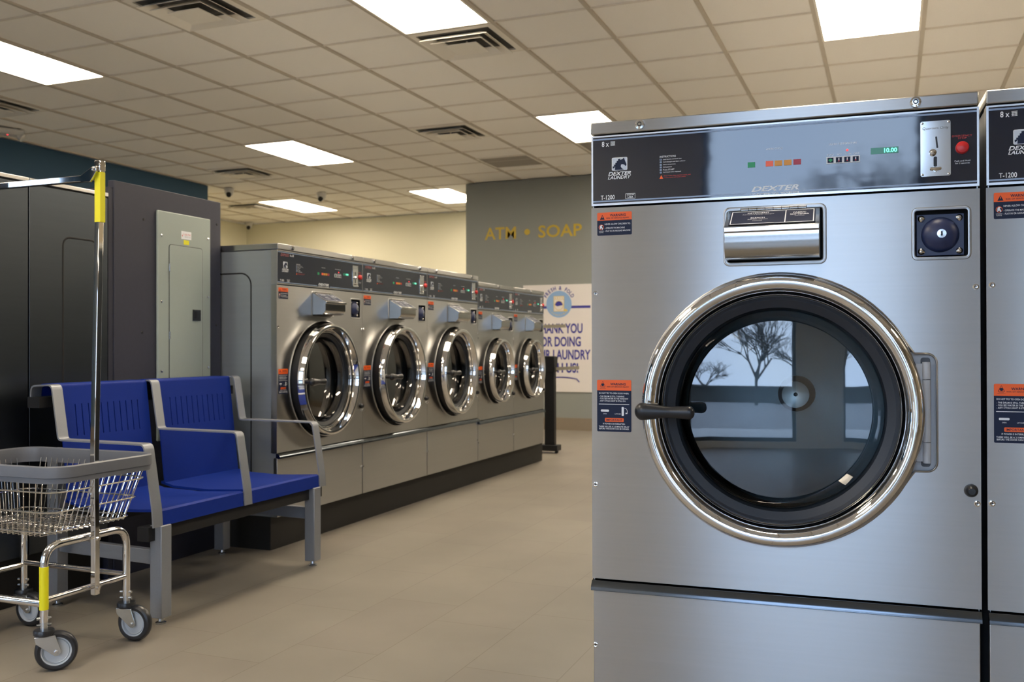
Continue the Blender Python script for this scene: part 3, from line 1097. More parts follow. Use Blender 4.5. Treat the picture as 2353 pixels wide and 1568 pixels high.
    for i in range(n + 1):
        s_ = .5 - .5 * math.cos(PI * i / n)
        x = hu0 + (hu1 - hu0) * s_
        base_r = .0215 - .0085 * min(1, max(0, (s_ - .10) / .45)) + .0035 * max(0, (s_ - .6) / .4)
        if s_ < .14:
            base_r *= math.sqrt(max(.02, 1 - ((.14 - s_) / .145) ** 2))
        if s_ > .90:
            base_r *= math.sqrt(max(.02, 1 - ((s_ - .90) / .103) ** 2))
        base_r *= k ** .5
        for j in range(m_):
            a = 2 * PI * j / m_
            vs.append((x, -.098 - .012 * s_ + .75 * base_r * math.cos(a), hzc - .001 - .006 * math.sin(PI * s_) * .0 + base_r * math.sin(a)))
    for i in range(n):
        for j in range(m_):
            l_ = (j + 1) % m_
            fs.append((i * m_ + j, i * m_ + l_, (i + 1) * m_ + l_, (i + 1) * m_ + j))
    fs.append(tuple(range(m_ - 1, -1, -1)))
    fs.append(tuple(n * m_ + j for j in range(m_)))
    hd.add(vs, fs, HANDLE)
    hd.cyl((hu0 + .024 * k, -.095, hzc), (hu0 + .024 * k, -.040, hzc), .012 * k, HANDLE, 16)
    hd.box(hu0 + .012 * k, hu0 + .046 * k, -.058, -.030, hzc - .014, hzc + .016, CHROME)
    hd.build('handle', dor, angle=60)
    # hinge barrels
    hn = MB()
    dcx = ocx
    bxx = dcx + cx1 - .0215 * kr
    zs = [dcz + hz * f_ for f_ in (.86, .56, -.50, -.86)]
    for i in range(3):
        hn.cyl((bxx, -.004, zs[i] - .0007), (bxx, -.004, zs[i + 1] + .0007), .0085 * kr, SILVER, 18)
    hn.box(dcx + R * .92, bxx, -.0035, .003, zs[3] + .004, zs[0] - .004, SILVER)
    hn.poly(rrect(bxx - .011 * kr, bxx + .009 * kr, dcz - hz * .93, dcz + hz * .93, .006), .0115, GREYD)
    hn.build('door_hinge', dor)

    # ---- warning labels
    wl1 = MB()
    x0, x1, z1 = X(.015), X(.102), Z(1.316)
    z0 = z1 - .057 * kz

    def fz(q):
        return z0 + q * (z1 - z0)

    def fx(q):
        return x0 + q * (x1 - x0)

    yy = -.0026
    wl1.poly(rrect(x0, x1, z0, z1, .003), yy, NAVY)
    wl1.poly([(x0, fz(.65))] + [(x1, fz(.65))] + [p_ for p_ in rrect(x0, x1, z0, z1, .003) if p_[1] > fz(.7)], yy - .0002, ORANGE)
    ya = yy - .0005
    wl1.add([(fx(.08), ya, fz(.69)), (fx(.22), ya, fz(.69)), (fx(.15), ya, fz(.90))], [(0, 1, 2)], NAVY)
    wl1.poly([(fx(.143), fz(.76)), (fx(.157), fz(.76)), (fx(.16), fz(.84)), (fx(.14), fz(.84))], ya - .0002, ORANGE)
    wl1.text('WARNING', fx(.37), fx(.83), fz(.81), fz(.92), ya, NAVY, .02)
    wl1.text('RISK OF SERIOUS INJURY', fx(.27), fx(.93), fz(.70), fz(.77), ya, NAVY, .01)
    wl1.poly(circ(fx(.12), fz(.36), (x1 - x0) * .075, 20), ya, ORANGE)
    wl1.poly(circ(fx(.12), fz(.36), (x1 - x0) * .062, 20), ya - .0002, NAVY)
    wl1.poly([(fx(.08), fz(.26)), (fx(.12), fz(.33)), (fx(.15), fz(.25)), (fx(.17), fz(.29)), (fx(.135), fz(.40)), (fx(.16), fz(.44)), (fx(.11), fz(.46)), (fx(.08), fz(.40))], ya - .0004, WHITEP)
    wl1.text('CHILDREN', fx(.05), fx(.19), fz(.17), fz(.21), ya, WHITEP)
    wl1.text('PLAYING', fx(.06), fx(.18), fz(.11), fz(.15), ya, WHITEP)
    wl1.text('NEVER ALLOW CHILDREN TO:', fx(.22), fx(.96), fz(.45), fz(.52), ya, WHITEP, .01)
    wl1.text('- OPERATE THE MACHINE', fx(.22), fx(.80), fz(.28), fz(.35), ya, WHITEP, .01)
    wl1.text('- PLAY IN OR AROUND MACHINE', fx(.22), fx(.96), fz(.155), fz(.225), ya, WHITEP, .01)
    wl1.build('warning_label', t, label='small orange and navy warning label under the panel')
    wl2 = MB()
    z1 = Z(.902)
    z0 = z1 - .128 * kz
    x0, x1 = X(.0135), X(.0995)
    wl2.poly(rrect(x0, x1, z0, z1, .003), yy, NAVY)
    wl2.poly([(x0, fz(.795)), (x1, fz(.795))] + [p_ for p_ in rrect(x0, x1, z0, z1, .003) if p_[1] > fz(.82)], yy - .0002, ORANGE)
    wl2.add([(fx(.09), ya, fz(.87)), (fx(.25), ya, fz(.87)), (fx(.17), ya, fz(.975))], [(0, 1, 2)], NAVY)
    wl2.add([(fx(.105), ya - .0002, fz(.875)), (fx(.235), ya - .0002, fz(.875)), (fx(.17), ya - .0002, fz(.965))], [(0, 1, 2)], ORANGE)
    wl2.poly(circ(fx(.17), fz(.905), (x1 - x0) * .04, 12), ya - .0004, NAVY)
    wl2.text('DANGER', fx(.11), fx(.23), fz(.846), fz(.857), ya, NAVY)
    wl2.text('PRECAUTION', fx(.08), fx(.26), fz(.826), fz(.838), ya, NAVY)
    wl2.text('WARNING', fx(.39), fx(.84), fz(.895), fz(.94), ya, NAVY, .02)
    wl2.text('RISK OF SERIOUS INJURY', fx(.29), fx(.94), fz(.850), fz(.876), ya, NAVY, .01)
    for s_, a, b, q in (('DO NOT TRY TO OPEN DOOR WHEN:', .06, .93, .725), ('- THE DRUM IS STILL TURNING', .06, .80, .665), ('- YOU SEE WATER IN THE WINDOW', .06, .91, .622), ('- ANY CYCLE LIGHT IS STILL ON', .06, .83, .578)):
        wl2.text(s_, fx(a), fx(b), fz(q), fz(q + .03), ya, WHITEP, .01)
    wl2.poly([(fx(.05), fz(.525)), (fx(.94), fz(.525)), (fx(.94), fz(.535)), (fx(.05), fz(.535))], ya, WHITEP)
    wl2.poly(rrect(fx(.11), fx(.35), fz(.385), fz(.425), .002), ya, WHITEP)
    wl2.text('OPEN', fx(.18), fx(.28), fz(.335), fz(.355), ya, WHITEP)
    wl2.text('LATCHED', fx(.52), fx(.70), fz(.335), fz(.355), ya, WHITEP)
    wl2.poly(rrect(fx(.72), fx(.785), fz(.31), fz(.48), .002), ya, WHITEP)
    arc = [(fx(.80 + .085 * math.sin(q)), ya, fz(.39 + .07 * math.cos(q))) for q in [k_ * 2.2 / 8 for k_ in range(9)]]
    wl2.tube(arc, .0006, WHITEP, 4)
    wl2.add([(fx(.83), ya, fz(.345)), (fx(.90), ya, fz(.355)), (fx(.84), ya, fz(.375))], [(0, 1, 2)], WHITEP)
    wl2.poly(rrect(fx(.23), fx(.78), fz(.19), fz(.265), .002), ya, ORANGE)
    wl2.text('IMPORTANT', fx(.27), fx(.74), fz(.207), fz(.248), ya - .0002, NAVY, .015)
    for s_, a, b, q in (('IF POWER IS INTERRUPTED:', .17, .82, .137), ('THERE WILL BE A 2-3 MINUTE DELAY', .05, .94, .083), ('BEFORE THE DOOR CAN BE OPENED', .06, .93, .042)):
        wl2.text(s_, fx(a), fx(b), fz(q), fz(q + .03), ya, WHITEP, .01)
    wl2.build('warning_label', t, label='tall orange and navy door warning label')
    # ---- screws and bumper
    for (u, z) in ((.0105, Z(1.116)), (.009, Z(.642)), (.863, Z(1.113)), (.864, Z(.640)), (.008, led - .165 * kz), (.863, led - .165 * kz)):
        s_ = MB()
        s_.lathe([(.0068, -.002), (.0066, -.0042), (.0045, -.0048), (.003, -.0040), (.001, -.0040)], X(u), z, CHROME, 16, cap1=True)
        s_.poly([(X(u) - .0026, z - .0005), (X(u) + .0026, z - .0005), (X(u) + .0026, z + .0005), (X(u) - .0026, z + .0005)], -.0051, BLACK)
        s_.poly([(X(u) - .0005, z - .0026), (X(u) + .0005, z - .0026), (X(u) + .0005, z + .0026), (X(u) - .0005, z + .0026)], -.0052, BLACK)
        s_.build('screw', t)
    bp = MB()
    bp.lathe([(.0145, -.002), (.0135, -.010), (.0105, -.018), (.007, -.021), (.001, -.021)], X(.852), Z(.668), HANDLE, 20, cap1=True)
    bp.build('bumper', t)
    # ---- pressed access panels on the sides
    for xs, s_ in ((g, -1), (W - g, 1)):
        ap = MB(Matrix.Translation((xs, 0, 0)) @ Matrix.Rotation(-PI / 2 if s_ < 0 else PI / 2, 4, 'Z'))
        # local x runs along the depth of the machine
        a, b = (-D + .12, -.15) if s_ < 0 else (.15, D - .12)
        lp = rrect(a, b, .12, H - .14, .06, 8)
        ap.tube([(p_, -.0005, q) for p_, q in lp], .004, BLACKM, closed=True, sect=[(.004 * math.cos(q), .0015 * math.sin(q)) for q in [2 * PI * k_ / 6 for k_ in range(6)]])
        ap.build('side_outline', t)
    return t


PALE = mat('pale_emblem', (196, 205, 218), rough=0.4, noise=((9, 9, 9), 0.02))
LEDGE = mat('dark_ledge_strip', metal=1.0, rough=0.16, linear=(0.12, 0.135, 0.155), noise=((3, 3, 60), 0.05))
CHROME2 = mat('coin_plate_chrome', metal=1.0, rough=0.10, linear=(0.72, 0.73, 0.74), noise=((9, 9, 9), 0.02))
SILVERPR = mat('stamped_grey_print', (120, 122, 122), rough=0.5, noise=((9, 9, 9), 0.02))
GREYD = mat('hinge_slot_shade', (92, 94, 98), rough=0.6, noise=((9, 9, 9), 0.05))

NEAR = dict(W=.872, H=1.389, D=1.15, kz=1.0, kr=1.0, ledge=.260, dp=.082, ajar=0.0, far=False, loads='8', model='T-1200')
BIG = dict(W=.791, H=1.3215, D=1.05, kz=.953, kr=.953, kd=.925, ddx=-.016, ledge=.3085, dp=.082, ajar=math.radians(2.5), far=True, loads='6', model='T-900')
SMALL = dict(W=.687, H=1.282, D=1.05, kz=.953, kr=.78, kd=.76, ddx=-.013, ledge=.287, dz=.637, dp=.080, ajar=math.radians(2.5), far=True, loads='4', model='T-600', onelock=True)

GN = 'stainless front-loading washers in the near row'
GF = 'stainless front-loading washers in the far row'
A = 0.043
nx, ny = -.6911, 2.2537
near1 = make_washer('washing_machine', 'nearest and largest washer, facing the viewer, with a black handle and lit price display', 'washer', GN, NEAR, (nx, ny, .15), A)
off = .884
copy_thing(near1, (nx + off * math.cos(A), ny + off * math.sin(A), .15), A, 'washer at the right photo edge, mostly cut off, beside the nearest washer')
nb = MB(Matrix.Translation((nx, ny, 0)) @ Matrix.Rotation(A, 4, 'Z'))
nb.box(.03, 1.73, .05, 1.10, 0, .15, BASEB)
tag(nb.build('washer_base'), 'black base under the near washers, below the photo edge', 'base', 'black washer bases')

XRW = -2.7456
row = make_washer('washing_machine', 'first washer of the far row, behind the right end of the blue bench', 'washer', GF, BIG, (XRW, 3.793, .1625), PI / 2)
copy_thing(row, (XRW, 3.793 + .793, .1625), PI / 2, 'second washer of the far row, counted from the blue bench')
copy_thing(row, (XRW, 3.793 + 2 * .793, .1625), PI / 2, 'third washer of the far row, last of the taller ones')
sm = make_washer('washing_machine', 'fourth washer of the far row, nearer of the two lower washers', 'washer', GF, SMALL, (XRW, 6.172, .1625), PI / 2)
copy_thing(sm, (XRW, 6.172 + .6895, .1625), PI / 2, 'last washer of the far row, beside the white wall poster')
fb = MB()
fb.box(-3.76, -2.785, 3.80, 7.62, 0, .1625, BASEB)
tag(fb.build('washer_base'), 'long black base under the far washer row, behind the bench legs', 'base', 'black washer bases')

# ------------------------------------------------------------------ dark steel cabinets at left
XC = -3.06


def cabinet(y0, y1, label, panel):
    t = thing('steel_cabinet', label, 'cabinet', (XC, y0, .19), PI / 2, 'tall dark steel machine cabinets')
    w = y1 - y0
    MB().box(.002, w - .002, .0, .75, 0, 1.422, DSTEEL).build('body', t, bevel=.002)
    MB().box(.001, w - .001, -.004, .76, 1.428, 1.444, STEEL2).build('lid', t, bevel=.002)
    MB().box(.004, w - .004, .004, .74, 1.420, 1.430, BLACKM).build('lid_gap', t)
    if panel:
        a, b = panel
        ap = MB()
        lp = rrect(a, b, .30, 1.235, .035, 8)
        ap.tube([(p_, -.0004, q) for p_, q in lp], .004, BLACKM, closed=True, sect=[(.004 * math.cos(q), .0012 * math.sin(q)) for q in [2 * PI * k_ / 6 for k_ in range(6)]])
        ap.build('access_outline', t)
    return t


DSTEEL = mat('dark_cabinet_steel', metal=1.0, rough=0.34, linear=(0.085, 0.098, 0.115), noise=((3, 3, 60), 0.06))
cabinet(2.662, 3.055, 'dark steel cabinet with a rounded outline pressed in it, left of the plum panel', (.160, .335))
cabinet(2.02, 2.660, 'dark steel cabinet cut by the left photo edge, behind the laundry cart', None)
cb = MB()
cb.box(-3.80, -3.10, 2.03, 3.05, 0, .19, BASEB)
tag(cb.build('cabinet_base'), 'black base under the two dark steel cabinets, behind the cart wheels', 'base')

# unseen dark bank added behind the near washers to darken the far row's reflections
bank = thing('reflection_bank', 'added unseen dark steel bank behind the nearest washers, darkening reflections in the far row', 'machine bank', (-.66, 8.4, 0), -PI / 2)
MB().box(0, 4.7, .06, 1.6, 0, .16, BASEB).build('base', bank)
MB().box(0, 4.7, .0, 1.7, .16, 1.44, DSTEEL).build('body', bank, bevel=.003)
MB().box(-.005, 4.705, -.005, 1.705, 1.445, 1.475, STEEL2).build('lid', bank, bevel=.003)

# ------------------------------------------------------------------ plum partition panel and breaker panel
pp = thing('partition_panel', 'tall dark plum painted panel standing behind the blue bench', 'partition', (-3.07, 3.098, 0), PI / 2)
MB().box(0, .690, .0, .035, 0, 1.697, PANELN).build('board', pp, bevel=.003)
MB().box(-.028, .0, .004, .20, 0, 1.665, PANELN).build('side_return', pp)
for (y_, z_) in ((3.27, 1.55), (3.76, 1.585), (3.26, 1.05), (3.755, 1.09), (3.28, .45), (3.74, .42)):
    MB().lathe([(.006, .0), (.005, -.002), (.001, -.0025)], y_ - 3.098, z_, BLACK, 12, cap1=True).build('screw', pp)

bk = thing('breaker_panel', 'grey-green electrical breaker panel mounted on the dark plum panel', 'electrical panel', (-3.0705, 3.345, 0), PI / 2)
MB().box(.0, .354, -.012, .0, .56, 1.602, BOXG).build('cover', bk, bevel=.004)
dm = MB()
dm.prism(rrect(.072, .292, .62, 1.452, .012), -.0150, -.0121, BOXG)
dob = dm.build('panel_door', bk, bevel=.001)
ol = MB()
ol.tube([(a, -.0123, b) for a, b in rrect(.0705, .2935, .6185, 1.4535, .013)], .0016, BLACKM, closed=True, n=6)
ol.build('door_gap', bk)
lt = MB()
lt.box(.224, .276, -.019, -.014, 1.108, 1.160, HANDLE)
lt.box(.234, .250, -.021, -.018, 1.118, 1.152, BLACK)
lt.build('latch', dob)
for z_ in (.72, 1.02, 1.33):
    MB().cyl((.0715, -.0155, z_), (.0715, -.0155, z_ + .035), .003, ZINC, 10).build('hinge', dob)
for (a, b) in ((.022, 1.49), (.334, 1.505), (.022, 1.19), (.334, 1.225), (.022, .875), (.334, .885)):
    MB().lathe([(.007, -.012), (.006, -.015), (.001, -.0162)], a, b, CHROME, 14, cap1=True).build('screw', bk)
st = MB()
st.poly([(.150, 1.487), (.218, 1.487), (.218, 1.524), (.150, 1.524)], -.0125, WHITEP)
st.add([(.152, -.0129, 1.507), (.158, -.0129, 1.497), (.168, -.0129, 1.522), (.158, -.0129, 1.503)], [(0, 1, 2, 3)], REDP)
st.text('ELECTRIC', .172, .214, 1.505, 1.513, -.0129, REDP)
st.text('SERVICE CALL', .172, .214, 1.496, 1.501, -.0129, SILVERPR)
st.build('sticker', bk, label='white sticker with a red tick')
st = MB()
st.poly([(.166, 1.462), (.203, 1.462), (.203, 1.483), (.166, 1.483)], -.0125, YELLOW)
st.build('sticker', bk, label='small yellow sticker')

# ------------------------------------------------------------------ blue bench
bn = thing('waiting_bench', 'two-seat blue metal bench with silver arms, in front of the plum panel', 'bench', (0, 0, 0))
YA, YM, YZ = 2.60, 3.105, 3.640          # arm straps (near, middle, far), each .045 wide
SW = .046
XF, XBK = -2.405, -2.845


def leg(x, y, h, name='leg'):
    b = MB()
    b.box(x - .026, x + .026, y - .026, y + .026, .024, h, SILVERD)
    o = b.build(name, bn, bevel=.003)
    ft = MB()
    ft.lathe_z([(.018, 0), (.019, .006), (.010, .010), (.008, .026)], x, y, ZINC, 18)
    ft.build('foot', o)
    return o


for (x, y, h) in ((-2.418, 2.658, .352), (-2.418, 3.610, .352), (-2.955, 2.700, .60), (-2.955, 3.655, .60)):
    leg(x, y, h)
for y, y2 in ((2.658, 2.700), (3.610, 3.655)):
    b = MB()
    b.tube([(-2.445, y + .004, .235), (-2.93, y2, .235)], 0, SILVERD, sect=[(-.014, -.026), (.014, -.026), (.014, .026), (-.014, .026)])
    b.build('crossbar', bn, bevel=.002)
# rails under the seats
b = MB()
b.box(-2.47, -2.42, YA + .0, YZ + SW, .300, .350, BLACKM)
b.build('front_rail', bn)
b = MB()
b.box(-2.90, -2.85, YA + .02, YZ + SW - .02, .300, .350, BLACKM)
b.build('rear_rail', bn)
b = MB()
b.box(-2.985, -2.925, YA - .01, YZ + SW + .01, .760, .800, BLACKM)
b.build('top_rail', bn)

for i, (y, w) in enumerate(((YA, SW), (YM, SW), (YZ, SW))):
    th = .006
    pth = round_path([(-2.980, 0, .770), (-2.975, 0, .838), (-2.880, 0, .842), (-2.846, 0, .640), (XF - .040, 0, .637), (XF - .002, 0, .408), (XF + .002, 0, .350)], .016, 4)
    # flat strap: sweep in the x-z plane, width along y
    vs, fs = [], []
    N = len(pth)
    for k in range(N):
        tdir = (pth[min(k + 1, N - 1)] - pth[max(k - 1, 0)]).normalized()
        nr = Vector((tdir.z, 0, -tdir.x))
        for (yy_, q) in ((0, 0), (w, 0), (w, th), (0, th)):
            p_ = pth[k] + nr * (-q)
            vs.append((p_.x, y + yy_, p_.z))
    for k in range(N - 1):
        for j in range(4):
            l_ = (j + 1) % 4
            fs.append((k * 4 + j, k * 4 + l_, (k + 1) * 4 + l_, (k + 1) * 4 + j))
    fs.append((3, 2, 1, 0))
    fs.append(tuple((N - 1) * 4 + j for j in range(4)))
    MB().add(vs, fs, SILVERD).build('armrest', bn)

for (y0, y1) in ((YA + SW + .004, YM - .004), (YM + SW + .004, YZ - .004)):
    # seat pan: top sheet with turned-down front edge, gently dished
    sec = [(-2.868, .418), (-2.80, .402), (-2.62, .396), (-2.50, .402), (-2.415, .408), (-2.404, .402), (-2.402, .350), (-2.410, .350), (-2.412, .398), (-2.50, .392), (-2.62, .386), (-2.80, .392), (-2.868, .408)]
    s_ = MB()
    n = len(sec)
    vs = [(a, y0, b) for a, b in sec] + [(a, y1, b) for a, b in sec]
    fs = [tuple(range(n)), tuple(range(2 * n - 1, n - 1, -1))] + [(k, k + n, (k + 1) % n + n, (k + 1) % n) for k in range(n)]
    s_.add(vs, fs, BLUE)
    s_.build('seat', bn, angle=30)
    # backrest: leaning sheet with eleven open slots and a rolled top
    bk_ = MB()

    def bp_(q):      # point at height fraction q up the back
        return (-2.846 - .050 * q, .405 + .430 * q)

    def sheet(ya, yb, q0, q1, m_=1):
        (xa, za), (xb, zb) = bp_(q0), bp_(q1)
        d_ = .005
        v_ = [(xa, ya, za), (xa, yb, za), (xb, yb, zb), (xb, ya, zb)]
        bk_.add(v_ + [(a - d_, b, c) for a, b, c in v_], [(0, 1, 2, 3), (7, 6, 5, 4), (0, 4, 5, 1), (1, 5, 6, 2), (2, 6, 7, 3), (3, 7, 4, 0)], BLUE)

    q0, q1 = .565, .845
    w = y1 - y0
    sheet(y0, y1, .0, q0)
    sheet(y0, y1, q1, 1.0)
    ns = 11
    ya0, yb0 = y0 + .155 * w, y1 - .135 * w
    e_ = y0
    for k in range(ns):
        yc = ya0 + (yb0 - ya0) * k / (ns - 1)
        sheet(e_, yc - .0022, q0, q1)
        e_ = yc + .0022
    sheet(e_, y1, q0, q1)
    xt, zt_ = bp_(1.0)
    arc = [(xt - .012 + .012 * math.cos(math.radians(a)), zt_ + .012 * math.sin(math.radians(a))) for a in range(0, 91, 15)] + [(xt - .085, zt_ + .012), (xt - .090, zt_ + .008), (xt - .090, zt_ - .05)]
    arc2 = [(xt - .012 + .007 * math.cos(math.radians(a)), zt_ + .007 * math.sin(math.radians(a))) for a in range(0, 91, 15)] + [(xt - .083, zt_ + .007), (xt - .085, zt_ + .004), (xt - .085, zt_ - .05)]
    prof = arc + arc2[::-1]
    n = len(prof)
    vs = [(a, y0, b) for a, b in prof] + [(a, y1, b) for a, b in prof]
    fs = [tuple(range(n)), tuple(range(2 * n - 1, n - 1, -1))] + [(k, k + n, (k + 1) % n + n, (k + 1) % n) for k in range(n)]
    bk_.add(vs, fs, BLUE)
    bk_.build('backrest', bn, angle=30)

# ------------------------------------------------------------------ laundry cart
ct = thing('laundry_cart', 'chrome wire laundry cart on grey casters with a hanging rack, front left', 'cart', (0, 0, 0))
CXR, CXL, CYF, CYB = -2.392, -2.862, 2.135, 2.468
TR = .0125
for x in (CXR, CXL):
    b = MB()
    b.tube(round_path([(x, CYF, .150), (x, CYF, .378), (x, CYB, .378), (x, CYB, .150)], .06, 7), TR, CHROME, 14)
    b.build('end_frame', ct)
b = MB()
b.cyl((CXR, CYF, .215), (CXR, CYB, .215), .0095, CHROME, 12)
b.cyl((CXL, CYF, .215), (CXL, CYB, .215), .0095, CHROME, 12)
b.cyl((CXL, CYF, .205), (CXR, CYF, .205), .0115, CHROME, 12)
b.cyl((CXL, CYB, .222), (CXR, CYB, .222), .0095, CHROME, 12)
b.build('lower_rails', ct)

# basket: top outline and bottom outline, both rounded rectangles
TOPB = (-2.955, -2.357, 2.150, 2.575)
BOTB = (-2.895, -2.418, 2.172, 2.512)
ZT, ZB = .590, .402


def outline(q, n=6):
    x0 = BOTB[0] + (TOPB[0] - BOTB[0]) * q; x1 = BOTB[1] + (TOPB[1] - BOTB[1]) * q
    y0 = BOTB[2] + (TOPB[2] - BOTB[2]) * q; y1 = BOTB[3] + (TOPB[3] - BOTB[3]) * q
    z = ZB + (ZT - ZB) * q
    return [(a, b_, z) for a, b_ in rrect(x0, x1, y0, y1, .03 + .035 * q, n)]


wb_ = MB()
for q in (.04, .38, .72):
    wb_.tube(outline(q), .0028, CHROME, 7, closed=True)
wire = .0015
nxw, nyw = 19, 14
for k in range(nxw):
    t_ = (k + .5) / nxw
    for s_ in (0, 1):
        pb_ = (BOTB[0] + .02 + (BOTB[1] - BOTB[0] - .04) * t_, BOTB[2 + s_])
        pt_ = (TOPB[0] + .045 + (TOPB[1] - TOPB[0] - .09) * t_, TOPB[2 + s_])
        wb_.tube([(pb_[0], pb_[1], ZB - .004), (pt_[0], pt_[1], ZT)], wire, CHROME, 5)
    xx = BOTB[0] + .02 + (BOTB[1] - BOTB[0] - .04) * t_
    wb_.tube([(xx, BOTB[2], ZB - .004), (xx, BOTB[3], ZB - .004)], wire, CHROME, 5)
for k in range(nyw):
    t_ = (k + .5) / nyw
    for s_ in (0, 1):
        pb_ = (BOTB[s_], BOTB[2] + .02 + (BOTB[3] - BOTB[2] - .04) * t_)
        pt_ = (TOPB[s_], TOPB[2] + .045 + (TOPB[3] - TOPB[2] - .09) * t_)
        wb_.tube([(pb_[0], pb_[1], ZB), (pt_[0], pt_[1], ZT)], wire, CHROME, 5)
    yy_ = BOTB[2] + .02 + (BOTB[3] - BOTB[2] - .04) * t_
    wb_.tube([(BOTB[0], yy_, ZB), (BOTB[1], yy_, ZB)], wire, CHROME, 5)
wb_.build('wire_basket', ct)
rm = MB()
ro = [Vector(p_) for p_ in outline(1.02, 8)]
N = len(ro)
vs, fs = [], []
cxm, cym = (TOPB[0] + TOPB[1]) / 2, (TOPB[2] + TOPB[3]) / 2
sec = [(.007, .022), (.0085, .006), (.0085, -.010), (.004, -.012), (.0035, -.028), (-.0035, -.028), (-.005, -.010), (-.007, .006), (-.004, .022), (.002, .026)]
for k in range(N):
    tdir = (ro[(k + 1) % N] - ro[k - 1]).normalized()
    nr = Vector((tdir.y, -tdir.x, 0))
    for a, b_ in sec:
        p_ = ro[k] + nr * a
        vs.append((p_.x, p_.y, ro[k].z + b_))
m_ = len(sec)
for k in range(N):
    l_ = (k + 1) % N
    for j in range(m_):
        i_ = (j + 1) % m_
        fs.append((k * m_ + j, k * m_ + i_, l_ * m_ + i_, l_ * m_ + j))
rm.add(vs, fs, RIM)
rm.build('basket_rim', ct, label='grey vinyl bumper rim')

# hanging rack: square tube hoop on both ends
sq = .0100
sect = [(-sq, -sq), (sq, -sq), (sq, sq), (-sq, sq)]
YR = 2.312
for s_, xa in ((1, CXR), (-1, CXL)):
    dx = .026 * s_
    b = MB()
    pth = [(xa + .0225 * s_, YR, .192), (xa + .0225 * s_, YR, .36), (xa + .0195 * s_, YR, .56), (xa + .0205 * s_, YR, .66), (xa + .044 * s_, YR, 1.575)]
    b.tube(pth, 0, CHROME, sect=sect)
    po = b.build('rack_pole', ct, bevel=.002)
    if s_ > 0:
        xs = xa + .0425
        k_ = MB()
        k_.box(xs - .0118, xs + .0118, YR - .0104, YR + .0104, 1.385, 1.545, YELLOW)
        k_.build('sticker', po, label='yellow warning sticker on the pole')
        k_ = MB()
        k_.box(xs - .0125, xs + .0125, YR - .0125, YR + .0125, 1.548, 1.582, CHROME)
        k_.build('pole_cap', po, bevel=.003)
        xtop = xs
    else:
        xtl = xa - .0425
b = MB()
b.tube([(xtl, YR - .004, 1.528), (xtop - .014, YR - .004, 1.528)], 0, CHROME, sect=sect)
b.build('hanging_bar', ct, bevel=.002)
b = MB()
b.prism([(xtop - .060, 1.515), (xtop - .020, 1.512), (xtop + .006, 1.545), (xtop + .006, 1.562), (xtop - .008, 1.562), (xtop - .060, 1.535)], YR - .022, YR - .014, CHROME)
b.lathe([(.007, YR - .022), (.006, YR - .028), (.001, YR - .029)], xtop - .004, 1.553, CHROME, 14, cap1=True)
b.build('corner_bracket', ct, bevel=.001)
b = MB()
b.tube([(CXR, CYF, .188), (CXR, CYF, .318)], TR + .0008, YELLOW, 14)
b.build('sticker', ct, label='yellow sticker round the front leg')
for (x, y, dz) in ((CXR + .014, YR, .372), (CXR + .014, YR, .215)):
    MB().cyl((x + .018, y, dz), (x + .026, y, dz), .006, CHROME, 10).build('bolt', ct)


def caster(x, y, ang):
    root = MB()
    root.lathe_z([(.0115, .150), (.0115, .128)], x, y, ZINC, 16)
    root.lathe_z([(.028, .128), (.030, .124), (.030, .114), (.026, .110)], x, y, TYRE, 26)
    o = root.build('caster', ct)
    d = Vector((math.cos(ang), math.sin(ang), 0))
    ax = Vector((-d.y, d.x, 0))
    c = Vector((x, y, 0)) + d * .034
    c.z = .0605
    R4 = Matrix((( d.x, ax.x, 0, c.x), (d.y, ax.y, 0, c.y), (0, 0, 1, c.z), (0, 0, 0, 1)))
    wv = MB(R4)
    wv.lathe([(.043, -.014), (.052, -.015), (.058, -.011), (.0605, -.004), (.0605, .004), (.058, .011), (.052, .015), (.043, .014)], 0, 0, TYRE, 48)
    wv.lathe([(.001, -.008), (.034, -.008), (.036, -.0105), (.038, -.008), (.040, -.0125), (.0445, -.0142)], 0, 0, WHEELG, 48)
    wv.lathe([(.001, .008), (.034, .008), (.036, .0105), (.038, .008), (.040, .0125), (.0445, .0142)], 0, 0, WHEELG, 48)
    wv.build('wheel', o)
    fk = MB(R4)
    fk.box(-.060, -.002, -.021, .021, .046, .050, ZINC)
    for s_ in (-1, 1):
        prof = [(-.060, .049), (-.056, .030), (-.012, -.006), (-.004, -.012), (.006, -.012), (.013, -.004), (.013, .006), (-.002, .049)]
        if s_ < 0:
            fk.prism(prof, -.021, -.018, ZINC)
        else:
            fk.prism(prof, .018, .021, ZINC)
    fk.cyl((0, -.026, 0), (0, .026, 0), .006, ZINC, 12)
    fk.build('fork', o, bevel=.001)
    bl = MB()
    for z_ in (.142, .162):
        bl.cyl((x - d.x * .020 - ax.x * .004, y - d.y * .02 - ax.y * .004, z_), (x + d.x * .020, y + d.y * .02, z_), .0042, ZINC, 10)
    bl.build('bolt', o)


caster(CXR, CYF, math.radians(46))
caster(CXR, CYB, math.radians(8))
caster(CXL, CYB, math.radians(4))
caster(CXL, CYF, math.radians(20))

# ------------------------------------------------------------------ grey end wall: lettering, poster, stand
lw = thing('wall_lettering', 'mustard ATM and SOAP lettering with a dot on the grey wall', 'lettering', (-4.0, 10.451, 2.26))
for s_, x0, x1, z0, z1 in (('ATM', -.551, -.144, .002, .148), ('SOAP', .138, .678, -.002, .145)):
    MB().text(s_, x0, x1, z0, z1, 0, GOLD, .018).build('word', lw)
MB().poly(circ(-.002, .075, .036, 28), 0, GOLD).build('dot', lw)

